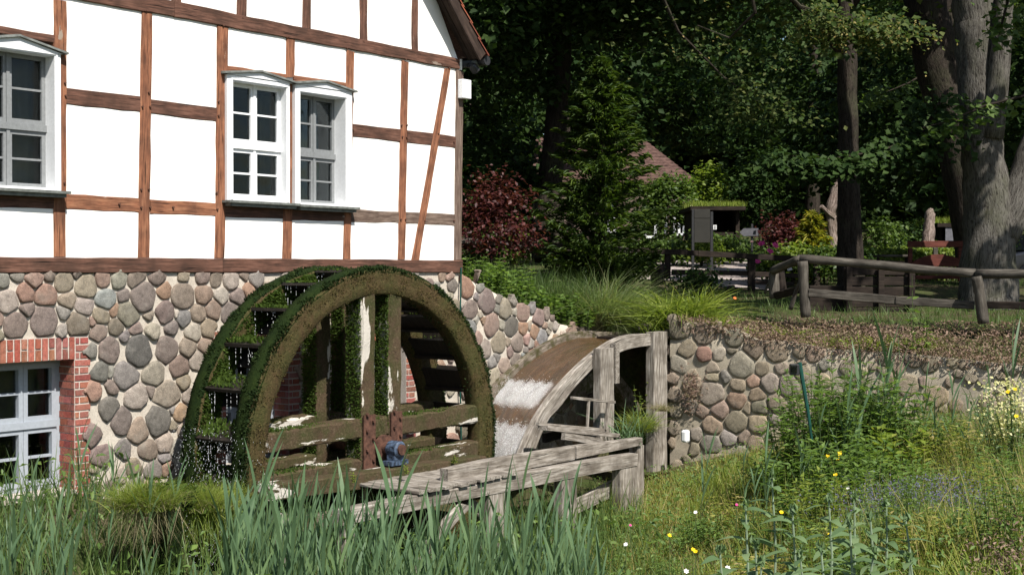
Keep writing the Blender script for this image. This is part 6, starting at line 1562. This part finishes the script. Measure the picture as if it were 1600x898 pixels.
# tufts on the terrace
MAT['ograss'] = leafm('ornamental_grass', [(.10, .15, .05), (.15, .21, .08), (.2, .25, .11), (.28, .26, .14)], .35, .5, .3)
def tuft(label, g, n, H, spread, m, wdt=.01, droop=.5, name='grass_clump', cat='grass clump', lean=.3, wind=(0, 0), rad=.12, group=None, m2=None, segs=6):
    t = thing(name, label, cat, g, group); P = np.c_[NR.normal(g.x, rad, n), NR.normal(g.y, rad * .7, n), np.full(n, g.z - .02)]
    blades('blades', P, H, lean, wdt, MAT[m], t, None, segs, wind, droop)
    if m2: blades('dry_blades', P[: n // 3], H * .85, lean, wdt * .8, MAT[m2], t, None, segs, wind, droop * 1.3)
    return t
def gU(px, py, Y_): p = atY(px, py, Y_); p.z = uz(p.x, p.y) ; return p
tuft('large arching ornamental grass clump hanging over the chute head', gU(945, 480, 21.9), 1500, 1.6, 0, 'ograss', .013, .8, lean=.40, wind=(.22, -.18), rad=.16, segs=8)
tuft('straw coloured ornamental grass standing left of the arching clump', gU(905, 470, 21.9), 600, 1.15, 0, 'grass', .008, .4, lean=.35, rad=.16, m2='grass_pale')
tuft('bundle of dead straw leaning over the chute', gU(930, 500, 21.6), 160, .6, 0, 'grass_pale', .008, .5, lean=.2, wind=(.25, -.3), rad=.06)
tuft('curtain of fine blue green grass hanging onto the chute', gU(968, 500, 21.7), 520, .65, 0, 'ograss', .008, 1.3, lean=.2, wind=(.1, -.75), rad=.1, segs=8)
for (px, py, Y_, n, H, l) in ((1045, 478, 21.0, 230, .72, 'largest yellow green daylily clump at the end of the right wall'), (1085, 470, 21.2, 260, .75, 'tall daylily clump right of the largest one'), (1030, 490, 20.8, 90, .55, 'daylily tuft bending over the chute post'), (1120, 490, 20.6, 110, .45, 'low daylily tuft above the wall top'),
        (1165, 492, 20.4, 90, .4, 'small lime tuft left of the log fence'), (1235, 490, 20.2, 60, .45, 'grey green tuft at the foot of the log post'), (1330, 505, 19.6, 90, .45, 'lime leafed tuft under the plank rail'), (1385, 505, 19.3, 110, .5, 'dense lime leafed tuft right of the middle of the fence'), (1440, 505, 19.2, 100, .5, 'lime leafed tuft near the second fence post'), (1295, 505, 19.8, 50, .35, 'thin yellowish tuft near the first fence post')):
    tuft(l, gU(px, py, Y_), int(n * (1.7 if px < 1100 else 1.0)), H * (1.35 if px < 1100 else 1.0), 0, 'grass_lime', .028 if n > 100 else .02, .95, name='daylily', cat='daylily', lean=.5, rad=.13)
for (px, py, Y_, l) in ((815, 425, 22.2, 'spiky green grass left of the dark trunk'), (850, 430, 22.2, 'spiky green grass before the dark trunk'), (880, 440, 22.0, 'mixed grass clump right of the dark trunk'), (760, 410, 22.3, 'tall grass tuft close to the house corner')):
    tuft(l, gU(px, py, Y_), 420, .9, 0, 'grass', .010, .3, lean=.25, rad=.25)
# leafy plants with real stems and leaves
def leafy(label, g, H, n, leafL, m, spread=.3, name='leafy_plant', cat='plant', nst=7, asp=.5, group=None, stemm='stem', opp=True, lean=.25, drooping=.2, nlv=9, sr=.006):
    t = thing(name, label, cat, g, group); q = MB(); P = []; Up = []; Nn = []
    for s in range(nst):
        a = rnd.random() * 6.28; r0 = rnd.random() * spread; b = g + Vector((math.cos(a) * r0, math.sin(a) * r0, -.02)); h = H * rnd.uniform(.6, 1.05); ln = Vector((math.cos(a), math.sin(a), 0)) * lean * rnd.random() * h
        pts = [b + Z * (h * k / 4) + ln * (k / 4) ** 1.5 for k in range(5)]; q.tube(pts, [sr, sr * .9, sr * .8, sr * .6, sr * .35], 5)
        for k in range(nlv):
            f = .15 + .85 * k / nlv; i = min(3, int(f * 4)); c = pts[i].lerp(pts[i + 1], f * 4 - i); an = k * 1.57 + s
            for sg in ((0, math.pi) if opp else (0,)):
                d = Vector((math.cos(an + sg), math.sin(an + sg), 0)); L = leafL * (1.15 - .6 * f) * rnd.uniform(.8, 1.15)
                P.append(tuple(c + d * L * .5 + Z * (L * .12))); Up.append(tuple(d + Z * (.35 - drooping))); Nn.append(tuple(Z - d * .2))
    q.build('stems', MAT[stemm], t)
    P = np.array(P); SZ = np.array([np.linalg.norm(u) for u in Up]); leafs('leaves', P, np.array(Nn), NR.uniform(.8, 1.1, len(P)) * leafL * .9, MAT[m], t, asp, up=np.array(Up) * 3, jitter_n=.25, fold=.08)
    return t
for (px, py, Y_, H, l) in ((742, 436, 20.4, .5, 'nettle clump on top of the sloping wall nearest the house'), (770, 440, 20.6, .5, 'nettle clump second from the house'), (800, 455, 20.9, .5, 'broad leaved plant in the middle of the sloping wall'), (735, 415, 21.5, .55, 'leafy plant with round leaves beside the corner post'), (785, 425, 21.8, .6, 'tall leafy plant before the rhubarb leaves'),
        (830, 470, 21.2, .4, 'low leafy plant near the foot of the slope'), (865, 505, 21.3, .38, 'bright leafed plant above the chute side board'), (900, 508, 21.3, .36, 'bright leafed plant beside the dead straw'), (880, 490, 21.5, .4, 'small mint like plant behind the chute')):
    leafy(l, gU(px, py, Y_), H * 1.3, 0, .13, 'herb', .38, nst=22, asp=.55)
for (x, y, Y_, H, L, l) in ((1427, 500, 18.9, 1.15, .13, 'tall heart leaved plant rising in front of the log fence'), (1448, 500, 18.9, .95, .12, 'second heart leaved stalk right of the tall one')):
    leafy(l, gU(x, y, Y_), H, 0, L, 'herb', .02, nst=2, asp=.8, lean=.02, nlv=6)
# the big leafy bush in front of the right wall
for (px, py, Y_, H, sp, n, m_, l) in ((1285, 760, 15.6, 1.15, .5, 70, 'herb', 'dense green willowherb thicket left part'), (1320, 745, 15.8, 1.35, .5, 70, 'herb', 'tallest part of the dense green willowherb thicket'), (1375, 740, 15.8, 1.1, .45, 55, 'herb', 'right part of the dense green willowherb thicket'),
        (1235, 775, 15.3, .6, .35, 36, 'herb', 'low green thicket edge beside the stone wall'), (1345, 790, 13.8, .75, .5, 40, 'herb', 'broad leaved weeds before the willowherb thicket')):
    g = atY(px, py, Y_); g.z = lz(g.x, g.y); leafy(l, g, H * 1.12, 0, .16, m_, sp * 1.15, nst=int(n * 1.3), asp=.3, name='willowherb', cat='thicket', lean=.35, nlv=11)
g = atY(1420, 700, 15); g.z = lz(g.x, g.y); leafy('bright green broad leaved weed right of the thicket', g, .7, 0, .18, 'grass_lime', .4, nst=14, asp=.45)
# cream flowering shrub on the right edge
g = atY(1585, 690, 13.5); g.z = lz(g.x, g.y); cs_ = leafy('cream flowering bush at the right edge of the meadow', g, .85, 0, .08, 'silver', .28, nst=40, asp=.4, name='flowering_bush', cat='bush', lean=.4)
n = 700; P = np.c_[NR.normal(g.x, .17, n), NR.normal(g.y, .2, n), g.z + NR.uniform(.4, .95, n)]; leafs('blossom', P, np.tile([0, -.6, .8], (n, 1)), NR.uniform(.02, .045, n), MAT['cream_petal'], cs_, .8)
# dried tuft + green plants at the chute posts
def wl(px, py, off): return wpt(px, py, off)
tuft('green and straw grass tuft growing on the old stump below the chute', wpt(1000, 672, 1.95), 330, .5, 0, 'grass_lime', .010, .7, lean=.5, rad=.09, m2='grass_pale')
tuft('tangled straw tuft hanging on the wooden post of the chute', wpt(1034, 640, 1.9), 200, .3, 0, 'grass_pale', .006, 1.1, lean=.5, rad=.06)
tuft('blue green blades rising beside the chute post', wpt(985, 690, 2.1), 60, .75, 0, 'reed', .018, .5, lean=.5, rad=.1)
leafy('bright small leaved climber inside the dark chute arch', wpt(1005, 690, 1.5), 1.0, 0, .07, 'grass_lime', .1, nst=5, asp=.6, lean=.15)
leafy('leafy sprig in the shade beside the white stone', wpt(1055, 715, 1.3), .5, 0, .07, 'herb', .15, nst=8, asp=.5)
p_ = Wr(*wr(1082, 610), .05); leafs_t = thing('wall_plant', 'dry brown spurge growing out of the right wall joints', 'plant', p_)
n = 500; P = np.array(p_) + np.c_[NR.normal(0, .09, n), NR.normal(0, .04, n) - .05, NR.normal(0, .16, n)]; leafs('foliage', P, np.tile([0, -1, .3], (n, 1)), NR.uniform(.03, .07, n), MAT['sedum'], leafs_t, .25)
ws_ = thing('white_stone', 'white painted stone stuck in the dark gap beside the right wall', 'stone', atY(1071, 682, 19.6)); q = MB(); c = atY(1071, 681, 19.6); q.box(c, U, NO, Z, .06, .05, .09); o = q.build('stone_block', MAT['white_paint'], ws_); md = o.modifiers.new('b', 'BEVEL'); md.width = .03; md.segments = 2
# garden lamp on green pole
gl = thing('garden_spotlight', 'small black spotlight clamped on a leaning dark green pole in the thicket', 'lamp', atY(1270, 690, 14.7))
q = MB(); q.tube([atY(1269, 690, 14.7), atY(1262, 640, 14.7), atY(1249, 566, 14.7)], [.016, .02, .026], 8); q.build('pole', MAT['green_hose'], gl)
q = MB(); q.box(atY(1241, 577, 14.6), X, Y, Z, .05, .04, .06); o = q.build('lamp_head', MAT['dark_metal'], gl); md = o.modifiers.new('b', 'BEVEL'); md.width = .01; q = MB(); q.box(atY(1240, 576, 14.55), X, Y, Z, .036, .008, .045); q.build('lens', MAT['glass'], gl)
# mossy stump with grass tufts in the stream
ms = thing('mossy_post', 'moss covered beam end sticking up left of the wheel with grass growing on it', 'post', wpt(270, 830, 2.3))
q = MB(); q.beam([wpt(240, 776, 2.35), wpt(320, 782, 1.6)], Z, .07, .09, .02, .03, 5); q.build('beam', MAT['moss_dark'], ms)
q = MB(); q.beam([wpt(262, 785, 2.2), wpt(262, 900, 2.2)], U, .1, .1, .02, .03, 5); q.build('post', MAT['moss_dark'], ms)
a, b = np.array(wpt(243, 770, 2.35)), np.array(wpt(318, 776, 1.6)); n = 2600; t_ = NR.random((n, 1)); P = a * (1 - t_) + b * t_ + NR.normal(0, .05, (n, 3))
leafs('moss', P, NR.normal(0, 1, (n, 3)), NR.uniform(.03, .06, n), MAT['moss_bright'], ms, .5, 'stuff')
for (px, py, off, n, H, l) in ((228, 790, 2.3, 900, .36, 'left round bright green grass cushion beside the mossy beam end'), (315, 792, 1.9, 750, .34, 'right bright green grass cushion behind the mossy beam end'), (345, 790, 1.75, 300, .34, 'small bright grass cushion below the wheel rim')):
    tuft(l, wpt(px, py, off), n * 2, H * 1.1, 0, 'grass_lime', .006, .6, name='grass_cushion', cat='grass tuft', lean=.45, rad=.12, m2='grass_pale')
    Pq = np.c_[NR.normal(wpt(px, py, off).x, .11, 260), NR.normal(wpt(px, py, off).y, .08, 260), np.full(260, wpt(px, py, off).z + .02)]; blades('hanging_blades', Pq, .42, .3, .006, MAT['grass_pale' if px < 300 else 'grass_lime'], [o for o in bpy.data.objects if o.get('label') == l][0], None, 4, (0, 0), .3, (0, 0, -.55))
# little weeds on the walkway
for (px, py, off, l) in ((636, 738, 2.2, 'tiny bright seedling on the footbridge by the bearing'), (708, 722, 1.9, 'small yellow green weed on the lower wheel arm'), (552, 752, 2.1, 'tiny seedling on the mossy beam left of the axle')):
    leafy(l, wpt(px, py, off), .14, 0, .04, 'grass_lime', .06, nst=5, asp=.6, nlv=4, sr=.002, name='seedling', cat='weed')

# ------------------------------------------------------------------ silvery stalks and flowers at lower right
SLV = [(1165, 790, 7.6), (1206, 745, 7.8), (1238, 800, 7.2), (1295, 782, 7.6), (1328, 818, 7.0), (1360, 810, 7.4), (1415, 812, 7.3), (1125, 862, 7.0), (1180, 850, 7.2), (1283, 860, 6.8), (1365, 865, 6.9), (1422, 872, 6.8), (1250, 868, 7), (1190, 880, 6.8), (1335, 780, 8.2), (1385, 790, 8.4)]
for i, (px, yt, Y_) in enumerate(SLV):
    tp = atY(px, yt, Y_); gz = lz(tp.x, tp.y); H = tp.z - gz; t = thing('silver_stalk', 'silvery felted upright stalk with paired grey green leaves', 'plant', (tp.x, tp.y, gz), 'silvery stalks at the bottom of the picture')
    q = MB(); q.tube([Vector((tp.x, tp.y, gz)), Vector((tp.x + rnd.uniform(-.03, .03), tp.y, gz + H * .6)), tp], [.009, .007, .005], 6); q.build('stem', MAT['silver_stem'], t)
    P = []; D = []; 
    k = 0; z = .25
    while z < H - .02:
        an = (k % 2) * 1.4 + rnd.uniform(-.6, .6) + .2
        for sg in (0, math.pi):
            d = Vector((math.cos(an + sg), math.sin(an + sg) * .8, 0)); L = .17 * (1.05 - .5 * z / H) * rnd.uniform(.75, 1.15)
            V, F = blades_arr(np.array([(tp.x, tp.y, gz + z)]), np.array([L * 1.25]), np.array([tuple(d + Z * .75)]), np.array([.05]), np.array([tuple(d * .5 - Z * .75)]), 6, belly=1)
            mk('leaf', V, F, MAT['silver'], t, smooth_=True, attrs={'rnd': ('FLOAT', np.full(len(V), rnd.random()))})
        z += .085; k += 1
    n = 14; P = np.tile(tuple(tp), (n, 1)) + NR.normal(0, .008, (n, 3)); leafs('bud', P + [0, 0, .015], NR.normal(0, 1, (n, 3)), .06, MAT['silver'], t, .35, up=np.tile([0, 0, 2.0], (n, 1)))
FL = [(1046, 836, 10), (1083, 858, 9.3), (1087, 861, 9.4), (1293, 713, 14), (1305, 741, 13.2), (1312, 710, 13.8), (1309, 716, 13.9), (1296, 835, 9.5), (1221, 800, 10.4), (1588, 650, 13), (1575, 612, 13), (1312, 707, 14.1), (1586, 608, 13.1)]
for (x, y, Y_) in FL: flower('small yellow flower standing in the green meadow', x, y, Y_, 'yellow_petal', .016 * Y_ / 9, ground=lz, name='yellow_flower', group='yellow meadow flowers', stemlen=.3)
for (x, y, Y_) in ((1072, 892, 8.5), (1137, 887, 8.6), (978, 850, 10), (1087, 800, 11.5), (1325, 762, 12.5)): flower('small white flower low in the meadow', x, y, Y_, 'white_petal', .018, ground=lz, name='white_flower', group='white meadow flowers', stemlen=.2)
for (x, y, Y_) in ((1585, 778, 11), (1591, 797, 10.8), (985, 820, 11), (1151, 788, 10)): flower('tiny reddish flower in the meadow', x, y, Y_, 'pink_petal' if x < 1200 else 'orange_petal', .012, ground=lz, name='red_flower', group='tiny reddish meadow flowers', stemlen=.2)
for (px, py, Y_, l) in ((1365, 800, 10.5, 'lavender patch left half'), (1430, 820, 10.2, 'lavender patch right half'), (1475, 850, 9.6, 'lavender tips farthest right')):
    g = atY(px, py, Y_); g.z = lz(g.x, g.y); t = thing('lavender', l + ' in the lower right meadow', 'lavender', g); n = 200
    P = np.c_[NR.normal(g.x, .22, n), NR.normal(g.y, .25, n), np.full(n, g.z)]; blades('stems', P, .38, .15, .004, MAT['silver'], t, None, 2)
    m_ = 700; Q = P[NR.integers(0, n, m_)] + np.c_[NR.normal(0, .02, m_), NR.normal(0, .02, m_), NR.uniform(.24, .42, m_)]; leafs('flower_spikes', Q, NR.normal(0, 1, (m_, 3)), .016, MAT['lavender'], t, .7, 'stuff')
for (px, py, Y_, H, l, m_) in ((1305, 850, 10, .5, 'lime green feathery clump with yellow flowers', 'grass_lime'), (1110, 860, 9.5, .42, 'bright upright leafy clump at the bottom left of the meadow', 'grass_lime'), (1405, 840, 9.5, .6, 'single bright green stalk beside the lavender', 'herb'), (1140, 830, 11, .5, 'bright green narrow leaved clump below the stone wall', 'grass_lime'), (1500, 850, 9.0, .3, 'round leaved lime plant near the rusty patch', 'herb'), (1265, 790, 11, .5, 'leafy green clump behind the silver stalks', 'herb'), (1575, 860, 8.2, .6, 'tall pale stalk at the right edge', 'herb'), (1180, 760, 13.4, .5, 'leafy clump before the foot of the wall', 'herb'), (1060, 800, 12.8, .5, 'fine leaved weed right of the footbridge post', 'herb')):
    g = atY(px, py, Y_); g.z = lz(g.x, g.y); leafy(l, g, H, 0, .08, m_, .22, nst=22, asp=.22, lean=.3, nlv=11, sr=.003)

# taller weeds spread over the right bank and against the foot of the wall
g = atY(1590, 915, 7.6); g.z = lz(g.x, g.y) ; dc = thing('withered_clump', 'withered rusty brown clump in the lower right corner', 'plant', g)
n = 900; P = np.c_[NR.normal(g.x, .13, n), NR.normal(g.y, .12, n), g.z + np.abs(NR.normal(0, .13, n))]; leafs('foliage', P, NR.normal(0, 1, (n, 3)), NR.uniform(.02, .04, n), MAT['sedum'], dc, .35)
WEED = ['yellow green', 'dark green', 'pale green', 'fresh green']; k_ = 0
for (px, py, Y_, H, L_, m_) in ((1445, 720, 15.5, .7, .13, 'herb'), (1480, 735, 15, .6, .10, 'meadow'), (1510, 720, 15.3, .65, .10, 'herb'), (1550, 740, 14.2, .6, .09, 'meadow'), (1195, 735, 16.2, .55, .11, 'herb'), (1150, 765, 15, .4, .09, 'meadow'), (1095, 770, 14.6, .4, .09, 'herb'),
    (1250, 800, 12.6, .6, .12, 'herb'), (1290, 790, 12.2, .65, .11, 'grass_lime'), (1340, 785, 12.4, .6, .12, 'herb'), (1390, 780, 12.6, .55, .11, 'herb'), (1205, 830, 11, .45, .10, 'meadow'), (1030, 830, 11.8, .35, .08, 'meadow'), (1075, 840, 10.6, .4, .09, 'grass_lime'), (1150, 860, 9.6, .4, .09, 'herb'),
    (1445, 800, 11, .5, .09, 'herb'), (1530, 800, 11.2, .5, .08, 'meadow'), (1570, 780, 11.8, .55, .09, 'herb'), (1000, 860, 10, .35, .08, 'herb'), (1235, 850, 9.4, .45, .10, 'grass_lime'), (1335, 860, 9, .4, .09, 'herb'), (1460, 870, 8.8, .35, .08, 'meadow')):
    g = atY(px, py, Y_); g.z = lz(g.x, g.y); side = 'left' if px < 1200 else 'middle' if px < 1420 else 'right'
    deep = 'near the wall foot' if Y_ > 14 else 'halfway down' if Y_ > 10.9 else 'lowest in the picture'
    leafy('%s bushy weed on the %s of the bank %s near column %s' % (WEED[k_ % 4], side, deep, ('thicket', 'lavender', 'stalks', 'flowers')[k_ // 4 % 4]) if 0 else '%s bushy weed, %s of the right bank, %s' % (WEED[k_ % 4], side, deep), g, H, 0, L_, m_, .34, nst=26, asp=.3, lean=.35, nlv=10, sr=.003, name='bushy_weed', cat='weed', group='bushy weeds on the right bank'); k_ += 1
P = scat(13000, (.8, 8.5), (8, 18.5), lz, lambda x, y: right_ok(x, y) and patchy(x, y, .7, 11) > -.05)
blades('tall_grass', P, NR.uniform(.4, .85, len(P)), .22, NR.uniform(.004, .009, len(P)), MAT['meadow'], None, 'stuff', 4, droop=.3); tag(bpy.data.objects['tall_grass'], 'tall thin meadow grass standing above the herbs', 'grass')
